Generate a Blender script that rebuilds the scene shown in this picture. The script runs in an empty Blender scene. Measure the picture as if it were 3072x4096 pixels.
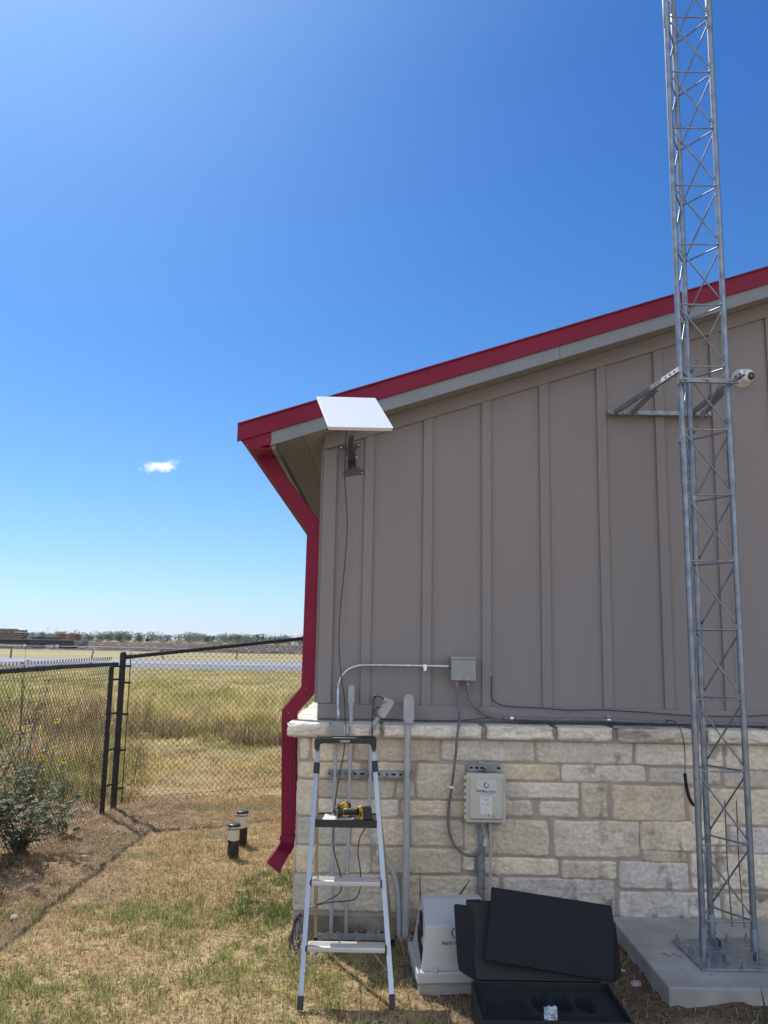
import bpy, bmesh, math, random
import numpy as np
from mathutils import Vector, Matrix, Quaternion

random.seed(7)
rng = np.random.default_rng(7)
scene = bpy.context.scene
COL = scene.collection
R = math.radians

# ------------------------------------------------------------------ camera
CAM_H = 1.81; F_PX = 3313.0; PITCH = R(9.0); ROLL = 0.0175
FW = Vector((0, math.cos(PITCH), math.sin(PITCH)))
R0 = Vector((1, 0, 0)); U0 = Vector((0, -math.sin(PITCH), math.cos(PITCH)))
RT = R0*math.cos(ROLL) + U0*math.sin(ROLL)
UP = U0*math.cos(ROLL) - R0*math.sin(ROLL)
CP = Vector((0, 0, CAM_H))
cam_d = bpy.data.cameras.new('camera'); cam = bpy.data.objects.new('camera', cam_d); COL.objects.link(cam)
m = Matrix((RT, UP, -FW)).transposed().to_4x4(); m.translation = CP
cam.matrix_world = m
cam_d.sensor_fit = 'VERTICAL'; cam_d.sensor_height = 36.0; cam_d.lens = F_PX/4096*36.0
cam_d.clip_start = 0.05; cam_d.clip_end = 20000
scene.camera = cam

# ------------------------------------------------------------------ sky and sun
SUN = Vector((-.46, .62, 1.0)).normalized()
w = bpy.data.worlds.new('World'); scene.world = w; w.use_nodes = True
nt = w.node_tree; nt.nodes.clear()
sk = nt.nodes.new('ShaderNodeTexSky'); sk.sky_type = 'NISHITA'; sk.sun_disc = False
sk.sun_elevation = math.asin(SUN.z); sk.sun_rotation = math.atan2(SUN.x, SUN.y)
sk.altitude = 0; sk.air_density = 1.0; sk.dust_density = 0.35; sk.ozone_density = 4.0
# the air near the horizon is a pale, slightly cyan blue instead of the model's yellow
tcw = nt.nodes.new('ShaderNodeTexCoord'); sx = nt.nodes.new('ShaderNodeSeparateXYZ'); nt.links.new(tcw.outputs['Generated'], sx.inputs[0])
rmp = nt.nodes.new('ShaderNodeValToRGB'); el = rmp.color_ramp.elements
el[0].position = 0.0; el[0].color = (.60, .78, 1.22, 1); el[1].position = 1.0; el[1].color = (.30, .70, 1.06, 1)
for p_, c_ in ((.05, (.58, .77, 1.10)), (.16, (.48, .74, .99)), (.35, (.31, .65, .97)), (.6, (.22, .57, .98))):
    e_ = el.new(p_); e_.color = (*c_, 1)
nt.links.new(sx.outputs['Z'], rmp.inputs[0])
ml = nt.nodes.new('ShaderNodeMix'); ml.data_type = 'RGBA'; ml.blend_type = 'MULTIPLY'; ml.inputs['Factor'].default_value = 1
nt.links.new(sk.outputs[0], ml.inputs['A']); nt.links.new(rmp.outputs[0], ml.inputs['B'])
# aureole round the sun, which stands just outside the frame
nv = nt.nodes.new('ShaderNodeVectorMath'); nv.operation = 'DOT_PRODUCT'; nt.links.new(tcw.outputs['Generated'], nv.inputs[0]); nv.inputs[1].default_value = SUN
pw = nt.nodes.new('ShaderNodeMath'); pw.operation = 'POWER'; pw.use_clamp = True; nt.links.new(nv.outputs['Value'], pw.inputs[0]); pw.inputs[1].default_value = 12.0
ag = nt.nodes.new('ShaderNodeMix'); ag.data_type = 'RGBA'; ag.blend_type = 'ADD'; nt.links.new(pw.outputs[0], ag.inputs['Factor']); nt.links.new(ml.outputs['Result'], ag.inputs['A']); ag.inputs['B'].default_value = (2.4, 2.9, 2.4, 1)
ml = ag
# bright cloud added over the unseen sky behind the viewer, to fill the shade
mr = nt.nodes.new('ShaderNodeMapRange'); mr.inputs['From Min'].default_value = .05; mr.inputs['From Max'].default_value = -.55; nt.links.new(sx.outputs['Y'], mr.inputs['Value'])
cn = nt.nodes.new('ShaderNodeTexNoise'); cn.inputs['Scale'].default_value = 3.0; cn.inputs['Detail'].default_value = 7; nt.links.new(tcw.outputs['Generated'], cn.inputs['Vector'])
cr_ = nt.nodes.new('ShaderNodeMapRange'); cr_.inputs['From Min'].default_value = .38; cr_.inputs['From Max'].default_value = .6; nt.links.new(cn.outputs['Fac'], cr_.inputs['Value'])
cm_ = nt.nodes.new('ShaderNodeMath'); cm_.operation = 'MULTIPLY'; nt.links.new(mr.outputs['Result'], cm_.inputs[0]); nt.links.new(cr_.outputs['Result'], cm_.inputs[1])
mc = nt.nodes.new('ShaderNodeMix'); mc.data_type = 'RGBA'; nt.links.new(cm_.outputs[0], mc.inputs['Factor']); nt.links.new(ml.outputs['Result'], mc.inputs['A']); mc.inputs['B'].default_value = (10.6, 10.8, 11.2, 1)
bg = nt.nodes.new('ShaderNodeBackground'); bg.inputs['Strength'].default_value = 0.12
out = nt.nodes.new('ShaderNodeOutputWorld')
nt.links.new(mc.outputs['Result'], bg.inputs['Color']); nt.links.new(bg.outputs[0], out.inputs['Surface'])
sd = bpy.data.lights.new('sun', 'SUN'); sd.energy = 4.6; sd.angle = R(0.5); sd.color = (1.0, .95, .86)
so = bpy.data.objects.new('sun', sd); COL.objects.link(so)
so.rotation_euler = (-SUN).to_track_quat('-Z', 'Y').to_euler()
scene.view_settings.view_transform = 'Standard'; scene.view_settings.look = 'None'
scene.view_settings.exposure = 0.18; scene.view_settings.gamma = 1.0
scene.render.engine = 'CYCLES'; scene.cycles.volume_bounces = 6

# ------------------------------------------------------------------ helpers
def ray(x, y): return FW + RT*((x-1536)/F_PX) + UP*((2048-y)/F_PX)
def onY(x, y, Y): d = ray(x, y); return CP + d*(Y/d.y)
def onX(x, y, X): d = ray(x, y); return CP + d*(X/d.x)
def onZ(x, y, Z=0.0): d = ray(x, y); return CP + d*((Z-CAM_H)/d.z)
def onP(x, y, P, n): d = ray(x, y); return CP + d*((Vector(P)-CP).dot(n)/d.dot(n))

MATS = {}
def mat(name, c1, c2=None, rough=.6, metal=0.0, scale=8.0, bump=0.0, bscale=None, mix=(.35, .65), aniso=None, detail=6, spec=.5, trans=0.0, alpha=1.0, coat=0.0):
    if name in MATS: return MATS[name]
    M = bpy.data.materials.new(name); M.use_nodes = True
    N = M.node_tree; b = N.nodes['Principled BSDF']
    b.inputs['Roughness'].default_value = rough; b.inputs['Metallic'].default_value = metal
    b.inputs['Specular IOR Level'].default_value = spec
    b.inputs['Alpha'].default_value = alpha; b.inputs['Transmission Weight'].default_value = trans
    b.inputs['Coat Weight'].default_value = coat
    b.inputs['Base Color'].default_value = (*c1, 1)
    tc = N.nodes.new('ShaderNodeTexCoord'); mp = N.nodes.new('ShaderNodeMapping')
    N.links.new(tc.outputs['Object'], mp.inputs['Vector'])
    if aniso: mp.inputs['Scale'].default_value = aniso
    if c2 is not None:
        n = N.nodes.new('ShaderNodeTexNoise'); n.inputs['Scale'].default_value = scale; n.inputs['Detail'].default_value = detail
        r = N.nodes.new('ShaderNodeMapRange'); r.inputs['From Min'].default_value = mix[0]; r.inputs['From Max'].default_value = mix[1]
        x = N.nodes.new('ShaderNodeMix'); x.data_type = 'RGBA'
        x.inputs['A'].default_value = (*c1, 1); x.inputs['B'].default_value = (*c2, 1)
        N.links.new(mp.outputs[0], n.inputs['Vector']); N.links.new(n.outputs['Fac'], r.inputs['Value'])
        N.links.new(r.outputs['Result'], x.inputs['Factor']); N.links.new(x.outputs['Result'], b.inputs['Base Color'])
        rr = N.nodes.new('ShaderNodeMapRange'); rr.inputs['To Min'].default_value = max(0, rough-.08); rr.inputs['To Max'].default_value = min(1, rough+.1)
        N.links.new(n.outputs['Fac'], rr.inputs['Value']); N.links.new(rr.outputs['Result'], b.inputs['Roughness'])
    if bump > 0:
        n2 = N.nodes.new('ShaderNodeTexNoise'); n2.inputs['Scale'].default_value = bscale or scale*3; n2.inputs['Detail'].default_value = 8
        bp = N.nodes.new('ShaderNodeBump'); bp.inputs['Strength'].default_value = bump; bp.inputs['Distance'].default_value = .004
        N.links.new(mp.outputs[0], n2.inputs['Vector']); N.links.new(n2.outputs['Fac'], bp.inputs['Height']); N.links.new(bp.outputs[0], b.inputs['Normal'])
    MATS[name] = M; return M

def attr_mat(name, rough=.8, trans=.25, bump=0, nscale=60, var=.25, spec=.2):
    """material that takes its own colour from the 'Col' attribute, with fine mottling"""
    M = bpy.data.materials.new(name); M.use_nodes = True; N = M.node_tree; b = N.nodes['Principled BSDF']
    a = N.nodes.new('ShaderNodeAttribute'); a.attribute_name = 'Col'
    b.inputs['Roughness'].default_value = rough; b.inputs['Specular IOR Level'].default_value = spec
    tc = N.nodes.new('ShaderNodeTexCoord')
    n = N.nodes.new('ShaderNodeTexNoise'); n.inputs['Scale'].default_value = nscale; n.inputs['Detail'].default_value = 8
    N.links.new(tc.outputs['Object'], n.inputs['Vector'])
    r = N.nodes.new('ShaderNodeMapRange'); r.inputs['From Min'].default_value = .3; r.inputs['From Max'].default_value = .7
    r.inputs['To Min'].default_value = 1-var; r.inputs['To Max'].default_value = 1+var
    x = N.nodes.new('ShaderNodeVectorMath'); x.operation = 'SCALE'
    N.links.new(n.outputs['Fac'], r.inputs['Value']); N.links.new(a.outputs['Color'], x.inputs[0]); N.links.new(r.outputs['Result'], x.inputs['Scale'])
    N.links.new(x.outputs[0], b.inputs['Base Color'])
    if bump:
        bp = N.nodes.new('ShaderNodeBump'); bp.inputs['Strength'].default_value = bump; bp.inputs['Distance'].default_value = .01
        N.links.new(n.outputs['Fac'], bp.inputs['Height']); N.links.new(bp.outputs[0], b.inputs['Normal'])
    if trans:
        t = N.nodes.new('ShaderNodeBsdfTranslucent'); N.links.new(x.outputs[0], t.inputs['Color'])
        ms = N.nodes.new('ShaderNodeMixShader'); ms.inputs[0].default_value = trans
        N.links.new(b.outputs[0], ms.inputs[1]); N.links.new(t.outputs[0], ms.inputs[2])
        N.links.new(ms.outputs[0], N.nodes['Material Output'].inputs['Surface'])
    MATS[name] = M; return M

def tag(o, label=None, cat=None, group=None, kind=None):
    if label: o['label'] = label
    if cat: o['category'] = cat
    if group: o['group'] = group
    if kind: o['kind'] = kind
    return o
def thing(name, label, cat, loc=(0, 0, 0), group=None):
    o = bpy.data.objects.new(name, None); COL.objects.link(o); o.location = loc; o.empty_display_size = .1
    return tag(o, label, cat, group)

def smooth_path(pts, n=6):
    P = [Vector(p) for p in pts]
    if len(P) < 3: return P
    Q = [P[0]*2-P[1]] + P + [P[-1]*2-P[-2]]; o = []
    for i in range(1, len(Q)-2):
        a, b, c, d = Q[i-1:i+3]
        for k in range(n):
            t = k/n
            o.append(.5*((2*b) + (c-a)*t + (2*a-5*b+4*c-d)*t*t + (3*b-a-3*c+d)*t**3))
    o.append(P[-1]); return o

class MB:
    def __init__(s): s.v = []; s.f = []; s.m = []; s.sm = []
    def add(s, vs, fs, mi=0, smooth=False):
        o = len(s.v); s.v += [tuple(v) for v in vs]; s.f += [tuple(i+o for i in f) for f in fs]
        s.m += [mi]*len(fs); s.sm += [smooth]*len(fs); return s
    def box(s, c, d, rot=None, mi=0):
        c = Vector(c); h = [x/2 for x in d]; vs = []
        for x in (-1, 1):
            for y in (-1, 1):
                for z in (-1, 1):
                    p = Vector((x*h[0], y*h[1], z*h[2]))
                    if rot is not None: p = rot @ p
                    vs.append(c+p)
        return s.add(vs, [(0,1,3,2),(4,6,7,5),(0,4,5,1),(2,3,7,6),(0,2,6,4),(1,5,7,3)], mi)
    def mm(s, a, b, mi=0):
        return s.box([(a[i]+b[i])/2 for i in range(3)], [abs(b[i]-a[i]) for i in range(3)], None, mi)
    def prism(s, poly, off, mi=0):
        """extrude a closed 3-D polygon along off"""
        n = len(poly); P = [Vector(p) for p in poly]; o = Vector(off)
        return s.add(P+[p+o for p in P], [tuple(range(n))[::-1], tuple(range(n, 2*n))]+[(i, (i+1) % n, n+(i+1) % n, n+i) for i in range(n)], mi)
    def beam(s, p0, p1, w_, h_, up=(0, 0, 1), mi=0):
        p0 = Vector(p0); p1 = Vector(p1); d = (p1-p0).normalized(); u = Vector(up); x = d.cross(u).normalized(); u = x.cross(d)
        vs = [p+x*(a*w_/2)+u*(b*h_/2) for p in (p0, p1) for a, b in ((-1,-1),(1,-1),(1,1),(-1,1))]
        return s.add(vs, [(3,2,1,0),(4,5,6,7),(0,1,5,4),(1,2,6,5),(2,3,7,6),(3,0,4,7)], mi)
    def tube(s, pts, r, n=8, mi=0, smooth=True, cap=True):
        P = [Vector(p) for p in pts]; L = len(P)
        rs = r if isinstance(r, (list, tuple)) else [r]*L
        T = [((P[min(i+1, L-1)]-P[max(i-1, 0)]).normalized()) for i in range(L)]
        u = T[0].cross(Vector((0, 0, 1)))
        if u.length < 1e-3: u = T[0].cross(Vector((0, 1, 0)))
        u.normalize(); vs = []
        for i in range(L):
            u = (u - T[i]*u.dot(T[i])).normalized(); w_ = T[i].cross(u)
            for k in range(n):
                a = 2*math.pi*k/n; vs.append(P[i]+(u*math.cos(a)+w_*math.sin(a))*rs[i])
        fs = [(i*n+k, i*n+(k+1) % n, (i+1)*n+(k+1) % n, (i+1)*n+k) for i in range(L-1) for k in range(n)]
        s.add(vs, fs, mi, smooth)
        if cap: s.add([vs[k] for k in range(n)][::-1], [tuple(range(n))], mi); s.add(vs[-n:], [tuple(range(n))], mi)
        return s
    def lathe(s, c, prof, n=24, axis=(0, 0, 1), mi=0, smooth=True):
        """prof: (radius, height) pairs along axis"""
        a = Vector(axis).normalized(); q = Vector((0, 0, 1)).rotation_difference(a); c = Vector(c); vs = []
        for r_, h_ in prof:
            for k in range(n):
                t = 2*math.pi*k/n; vs.append(c+q @ Vector((r_*math.cos(t), r_*math.sin(t), h_)))
        L = len(prof)
        fs = [(i*n+k, i*n+(k+1) % n, (i+1)*n+(k+1) % n, (i+1)*n+k) for i in range(L-1) for k in range(n)]
        s.add(vs, fs, mi, smooth); s.add(vs[:n][::-1], [tuple(range(n))], mi); s.add(vs[-n:], [tuple(range(n))], mi)
        return s
    def quad(s, a, b, c, d, mi=0): return s.add([a, b, c, d], [(0, 1, 2, 3)], mi)
    def build(s, name, mats, parent=None, bevel=0, seg=2, col=None):
        me = bpy.data.meshes.new(name); me.from_pydata(s.v, [], s.f); me.update()
        for mt in (mats if isinstance(mats, (list, tuple)) else [mats]): me.materials.append(mt)
        me.polygons.foreach_set('material_index', s.m); me.polygons.foreach_set('use_smooth', s.sm)
        if col is not None:
            a = me.color_attributes.new('Col', 'FLOAT_COLOR', 'POINT'); a.data.foreach_set('color', np.asarray(col, dtype=np.float32).ravel())
        bm = bmesh.new(); bm.from_mesh(me); bmesh.ops.recalc_face_normals(bm, faces=bm.faces); bm.to_mesh(me); bm.free()
        o = bpy.data.objects.new(name, me); COL.objects.link(o)
        if parent is not None:
            o.parent = parent; o.matrix_parent_inverse = Matrix.Translation(-Vector(parent.location)) if parent.parent is None and parent.type == 'EMPTY' else Matrix()
        if bevel:
            b = o.modifiers.new('bevel', 'BEVEL'); b.width = bevel; b.segments = seg; b.limit_method = 'ANGLE'; b.angle_limit = R(40)
        return o

def np_mesh(name, V, F, mat_, col=None, parent=None, smooth=False):
    me = bpy.data.meshes.new(name); V = np.asarray(V, np.float32)
    me.vertices.add(len(V)); me.vertices.foreach_set('co', V.ravel())
    k = F.shape[1]; me.loops.add(F.size); me.loops.foreach_set('vertex_index', F.astype(np.int32).ravel())
    me.polygons.add(len(F)); me.polygons.foreach_set('loop_start', np.arange(0, F.size, k, dtype=np.int32))
    me.update(calc_edges=True); me.materials.append(mat_)
    if smooth: me.polygons.foreach_set('use_smooth', np.ones(len(F), bool))
    if col is not None:
        c = np.ones((len(V), 4), np.float32); c[:, :3] = col
        a = me.color_attributes.new('Col', 'FLOAT_COLOR', 'POINT'); a.data.foreach_set('color', c.ravel())
    me.update(); o = bpy.data.objects.new(name, me); COL.objects.link(o)
    if parent is not None:
        o.parent = parent
        if parent.type == 'EMPTY': o.matrix_parent_inverse = Matrix.Translation(-Vector(parent.location))
    return o

_perm = np.random.default_rng(3).random((256, 256))
def vnoise(x, y, s=1.0):
    x = np.asarray(x)*s+500; y = np.asarray(y)*s+500
    xi = np.floor(x).astype(int); yi = np.floor(y).astype(int); fx = x-xi; fy = y-yi
    fx = fx*fx*(3-2*fx); fy = fy*fy*(3-2*fy); g = lambda a, b: _perm[a % 256, b % 256]
    return (g(xi, yi)*(1-fx)+g(xi+1, yi)*fx)*(1-fy)+(g(xi, yi+1)*(1-fx)+g(xi+1, yi+1)*fx)*fy
def fbm(x, y, s=1.0, o=4):
    t = 0; a = .5; n = 0
    for i in range(o): t = t+a*vnoise(x+i*17.3, y-i*9.1, s*2**i); n += a; a *= .5
    return t/n

def text_obj(name, s, size, loc, rot, mat_, parent=None, ext=.0004, align='CENTER', bold=0.0, sx=1.0):
    c = bpy.data.curves.new(name, 'FONT'); c.body = s; c.size = size; c.extrude = ext; c.align_x = align; c.align_y = 'CENTER'; c.offset = bold
    t = bpy.data.objects.new('tmp_'+name, c); COL.objects.link(t)
    dg = bpy.context.evaluated_depsgraph_get(); me = bpy.data.meshes.new_from_object(t.evaluated_get(dg))
    bpy.data.objects.remove(t); me.materials.clear(); me.materials.append(mat_)
    Mx = Matrix.Translation(loc) @ rot.to_4x4() @ Matrix.Diagonal((sx, 1, 1, 1))
    me.transform(Mx)
    o = bpy.data.objects.new(name, me); COL.objects.link(o)
    if parent is not None:
        o.parent = parent
        if parent.type == 'EMPTY': o.matrix_parent_inverse = Matrix.Translation(-Vector(parent.location))
    return o
FACE = Matrix.Rotation(R(90), 3, 'X')       # text / plate facing the camera side (-Y)

# ------------------------------------------------------------------ materials
galv = mat('galvanised', (.29, .335, .39), (.17, .205, .25), rough=.42, metal=.75, scale=14, bump=.05, mix=(.35, .7))
galvd = mat('galvanised_dull', (.33, .36, .40), (.22, .25, .28), rough=.5, metal=.6, scale=20)
alu = mat('ladder_aluminium', (.42, .48, .56), (.36, .41, .48), rough=.32, metal=.9, scale=6, aniso=(1, 1, .1))
gold = mat('warm_aluminium', (.56, .47, .33), (.48, .40, .28), rough=.42, metal=.7, scale=6)
blackp = mat('black_plastic', (.016, .017, .02), (.024, .025, .028), rough=.45, scale=40, bump=.1)
blackr = mat('black_vinyl', (.026, .028, .030), (.036, .038, .040), rough=.5, scale=25, spec=.3)
pvc = mat('grey_pvc', (.43, .45, .475), (.33, .345, .365), rough=.5, scale=9, mix=(.3, .75))
pvcd = mat('dark_grey_conduit', (.17, .185, .21), (.12, .13, .15), rough=.5, scale=12)
boxgrey = mat('grey_enamel', (.30, .33, .34), (.26, .285, .295), rough=.5, scale=10)
beige = mat('beige_fibreglass', (.50, .51, .45), (.43, .44, .38), rough=.5, scale=5, mix=(.3, .8))
red = mat('dark_red_metal', (.215, .009, .042), (.190, .008, .038), rough=.6, spec=.3, scale=3.0, mix=(.3, .7), bump=.06, bscale=6)
taupe = mat('taupe_siding', (.250, .236, .246), (.238, .224, .234), rough=.85, scale=.9, bump=.30, bscale=60, aniso=(3, 3, .35))
taupe_h = mat('taupe_trim', (.252, .238, .247), (.238, .224, .233), rough=.8, scale=5, bump=.45, bscale=55, aniso=(.6, 6, 6))
greyf = mat('grey_fascia', (.225, .252, .288), (.21, .238, .272), rough=.7, scale=4)
soffitm = mat('taupe_soffit', (.30, .275, .27), (.285, .26, .255), rough=.8, scale=6)
white = mat('white_plastic', (.78, .79, .80), (.72, .73, .74), rough=.35, scale=8)
offwhite = mat('offwhite_plastic', (.62, .60, .54), (.52, .50, .44), rough=.5, scale=10)
darkhole = mat('dark_recess', (.01, .01, .012), rough=.9)
mortar = mat('mortar', (.43, .365, .325), (.35, .295, .265), rough=.95, scale=12, bump=.7, bscale=90)
concrete = mat('concrete', (.40, .40, .38), (.29, .29, .275), rough=.9, scale=3.5, bump=.6, bscale=90, mix=(.38, .62))
screwm = mat('bright_steel', (.75, .76, .78), rough=.25, metal=1.0)
cablem = mat('dark_cable', (.05, .05, .062), (.035, .036, .045), rough=.5, scale=30)
yellow = mat('tool_yellow', (.66, .38, .02), (.58, .32, .02), rough=.45, scale=20)
woodm = mat('weathered_wood', (.20, .17, .14), (.13, .11, .09), rough=.9, scale=4, aniso=(5, 5, .6))
ink = mat('black_ink', (.015, .018, .03), rough=.5)
blueink = mat('blue_ink', (.02, .14, .33), rough=.5)
stonem = attr_mat('limestone', rough=.92, trans=0, bump=.9, nscale=42, var=.15)
leafm = attr_mat('leaf', rough=.7, trans=.3, nscale=30, var=.3)
bladem = attr_mat('grass_blade', rough=.8, trans=.42, nscale=40, var=.2, spec=.15)
#STRUCT
# ------------------------------------------------------------------ ground and roads
WALL = 5.73
def ground_material():
    M = bpy.data.materials.new('soil_and_turf'); M.use_nodes = True; N = M.node_tree; b = N.nodes['Principled BSDF']
    b.inputs['Roughness'].default_value = .95; b.inputs['Specular IOR Level'].default_value = .1
    tc = N.nodes.new('ShaderNodeTexCoord')
    def noise(sc, det=6):
        n = N.nodes.new('ShaderNodeTexNoise'); n.inputs['Scale'].default_value = sc; n.inputs['Detail'].default_value = det
        N.links.new(tc.outputs['Object'], n.inputs['Vector']); return n.outputs['Fac']
    def rng_(v, a, b_):
        r = N.nodes.new('ShaderNodeMapRange'); r.inputs['From Min'].default_value = a; r.inputs['From Max'].default_value = b_
        N.links.new(v, r.inputs['Value']); return r.outputs['Result']
    def mixc(f, a, b_):
        x = N.nodes.new('ShaderNodeMix'); x.data_type = 'RGBA'; N.links.new(f, x.inputs['Factor'])
        for s_, v in (('A', a), ('B', b_)):
            if isinstance(v, tuple): x.inputs[s_].default_value = (*v, 1)
            else: N.links.new(v, x.inputs[s_])
        return x.outputs['Result']
    soil = mixc(rng_(noise(2.2), .4, .62), (.38, .265, .145), (.50, .385, .225))
    soil = mixc(rng_(noise(38), .45, .62), soil, (.20, .135, .08))
    straw = mixc(rng_(noise(110, 3), .4, .6), (.60, .46, .26), (.36, .25, .13))
    near = mixc(rng_(noise(9, 4), .42, .58), soil, straw)
    near = mixc(rng_(noise(30, 5), .53, .64), near, (.12, .085, .05))
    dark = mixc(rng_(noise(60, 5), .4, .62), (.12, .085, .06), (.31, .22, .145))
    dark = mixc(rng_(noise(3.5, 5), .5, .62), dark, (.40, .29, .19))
    at_ = N.nodes.new('ShaderNodeAttribute'); at_.attribute_name = 'Col'
    sp = N.nodes.new('ShaderNodeSeparateColor'); N.links.new(at_.outputs['Color'], sp.inputs[0])
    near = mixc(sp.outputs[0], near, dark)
    near = mixc(sp.outputs[2], near, mixc(rng_(noise(48, 5), .42, .6), (.075, .056, .042), (.17, .125, .085)))  # blue channel: building shade painted into the soil colour
    far = mixc(rng_(noise(.18), .42, .6), (.42, .33, .15), (.27, .25, .09))
    far = mixc(rng_(noise(4.0), .42, .62), far, (.36, .28, .15))
    far = mixc(rng_(noise(22), .48, .62), far, (.13, .10, .055))
    c = mixc(sp.outputs[1], near, far)
    N.links.new(c, b.inputs['Base Color'])
    bp = N.nodes.new('ShaderNodeBump'); bp.inputs['Strength'].default_value = .8; bp.inputs['Distance'].default_value = .02
    N.links.new(noise(45, 8), bp.inputs['Height']); N.links.new(bp.outputs[0], b.inputs['Normal'])
    return M
def dirt_mask(x, y):
    """bare trampled earth along the left fence, round the posts and against the wall"""
    d = np.clip((-1.75 - .25*np.sin(y*1.7) - x)/.5, 0, 1)*np.clip((y-4.6)/1.6, 0, 1)
    d = np.maximum(d, np.exp(-((y-8.6)/.5)**2)*np.clip((-.9-x)/.5, 0, 1)*.9)
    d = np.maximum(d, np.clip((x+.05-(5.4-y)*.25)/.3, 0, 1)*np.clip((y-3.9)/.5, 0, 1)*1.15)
    d = np.maximum(d, np.exp(-((y-5.5)/.28)**2)*np.clip((x+.75)/.3, 0, 1))
    return np.clip(d + (fbm(x, y, 2.2)-.5)*1.1, 0, 1)*np.clip((10.5-y)/.8, 0, 1)
xs = np.concatenate([-np.geomspace(4500, 5, 30), np.arange(-4.6, 3.0, .04), np.geomspace(3.05, 4500, 32)])
ys = np.concatenate([-np.geomspace(400, 1, 10), np.arange(2.0, 11, .045), np.geomspace(11.05, 9000, 50)])
X, Y = np.meshgrid(xs, ys); nx, ny = len(xs), len(ys)
near = np.clip((13-Y)/2, 0, 1)*np.clip((Y-.5)/1, 0, 1)*np.clip((5-np.abs(X))/1, 0, 1)
berm = lambda x, y: .05*np.clip((x-1.2)/.3, 0, 1)*np.clip((y-3.2)/.7, 0, 1)*np.clip((6-y)/.5, 0, 1)
Z = ((fbm(X, Y, 1.3)-.5)*.05 + (fbm(X, Y, 7)-.5)*.022)*near - .004 + berm(X, Y)
clod = lambda x, y: ((fbm(x, y, 16, 3)-.45)*.05+(fbm(x, y, 5, 2)-.5)*.03)*dirt_mask(x, y)
Z = Z+clod(X, Y)*near
V = np.stack([X, Y, Z], -1).reshape(-1, 3)
i = np.arange(nx*ny).reshape(ny, nx); Fq = np.stack([i[:-1, :-1], i[:-1, 1:], i[1:, 1:], i[1:, :-1]], -1).reshape(-1, 4)
painted_shade = np.clip((X+.1-(5.5-Y)*.25)/.35, 0, 1)*np.clip((Y-3.9)/.5, 0, 1)*np.clip((6-Y)/.3, 0, 1)  # mask that darkens the ground colour where the building's shade falls
colg = np.stack([dirt_mask(X, Y), np.clip((Y-9.8-(fbm(X, Y, .8)-.5)*3)/2.5, 0, 1), np.clip(painted_shade+(fbm(X, Y, 5)-.5)*.8*(painted_shade > 0), 0, 1)], -1).reshape(-1, 3)
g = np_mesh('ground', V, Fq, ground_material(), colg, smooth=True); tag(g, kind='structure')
def gz(x, y):
    n = np.clip((13-y)/2, 0, 1)*np.clip((y-.5)/1, 0, 1)*np.clip((5-np.abs(x))/1, 0, 1)
    return ((fbm(x, y, 1.3)-.5)*.05 + (fbm(x, y, 7)-.5)*.022)*n - .004 + berm(x, y) + clod(x, y)*n

def sheet(name, x0, x1, y0, y1, z, mt):
    b = MB(); b.quad((x0, y0, z), (x1, y0, z), (x1, y1, z), (x0, y1, z)); return tag(b.build(name, mt), kind='structure')
asph = mat('asphalt', (.20, .20, .215), (.15, .15, .162), rough=.85, scale=.6, bump=.3, bscale=60)
asph2 = mat('worn_asphalt', (.27, .27, .285), (.22, .22, .235), rough=.85, scale=.6)
sheet('road', -900, 900, 52.0, 75.5, .012, asph)
sheet('road_shoulder', -900, 900, 64.3, 75.3, .017, asph2)
b = MB(); b.quad((-900, 63.7, .022), (900, 63.7, .022), (900, 64.25, .022), (-900, 64.25, .022))
b.quad((-900, 74.6, .022), (900, 74.6, .022), (900, 74.8, .022), (-900, 74.8, .022))
tag(b.build('road_marking', mat('road_paint', (.75, .75, .72), (.6, .6, .58), rough=.7, scale=2)), kind='structure')
vergem = mat('dry_verge', (.37, .28, .105), (.25, .22, .08), rough=.95, scale=.35, bump=.6, bscale=3, aniso=(.5, 1, 1))
sheet('grass_verge', -1200, 1200, 76, 121, .01, vergem)
# ploughed field: rough clods
xs = np.linspace(-260, 120, 560); ys = 119.5+np.cumsum(np.linspace(.30, 2.6, 190)); X, Y = np.meshgrid(xs, ys)
rg = np.random.default_rng(11)
Z = .02+.10*np.abs(rg.standard_normal(X.shape))+.22*np.clip(fbm(X, Y, .35)-.45, 0, 1)+.07*np.sin(Y*1.9)
Z[0] = 0; Z[-1] = 0
i = np.arange(X.size).reshape(X.shape); Fq = np.stack([i[:-1, :-1], i[:-1, 1:], i[1:, 1:], i[1:, :-1]], -1).reshape(-1, 4)
cl = rg.random(X.size)[:, None]; cb = np.where(cl > .95, np.array([[.36, .30, .21]]), np.array([[.055, .042, .036]])+cl*np.array([[.055, .042, .034]]))
o = np_mesh('ploughed_field', np.stack([X, Y, Z], -1).reshape(-1, 3), Fq, attr_mat('tilled_soil', rough=1, trans=0, nscale=.6, var=.4), cb); tag(o, kind='structure')

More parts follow.
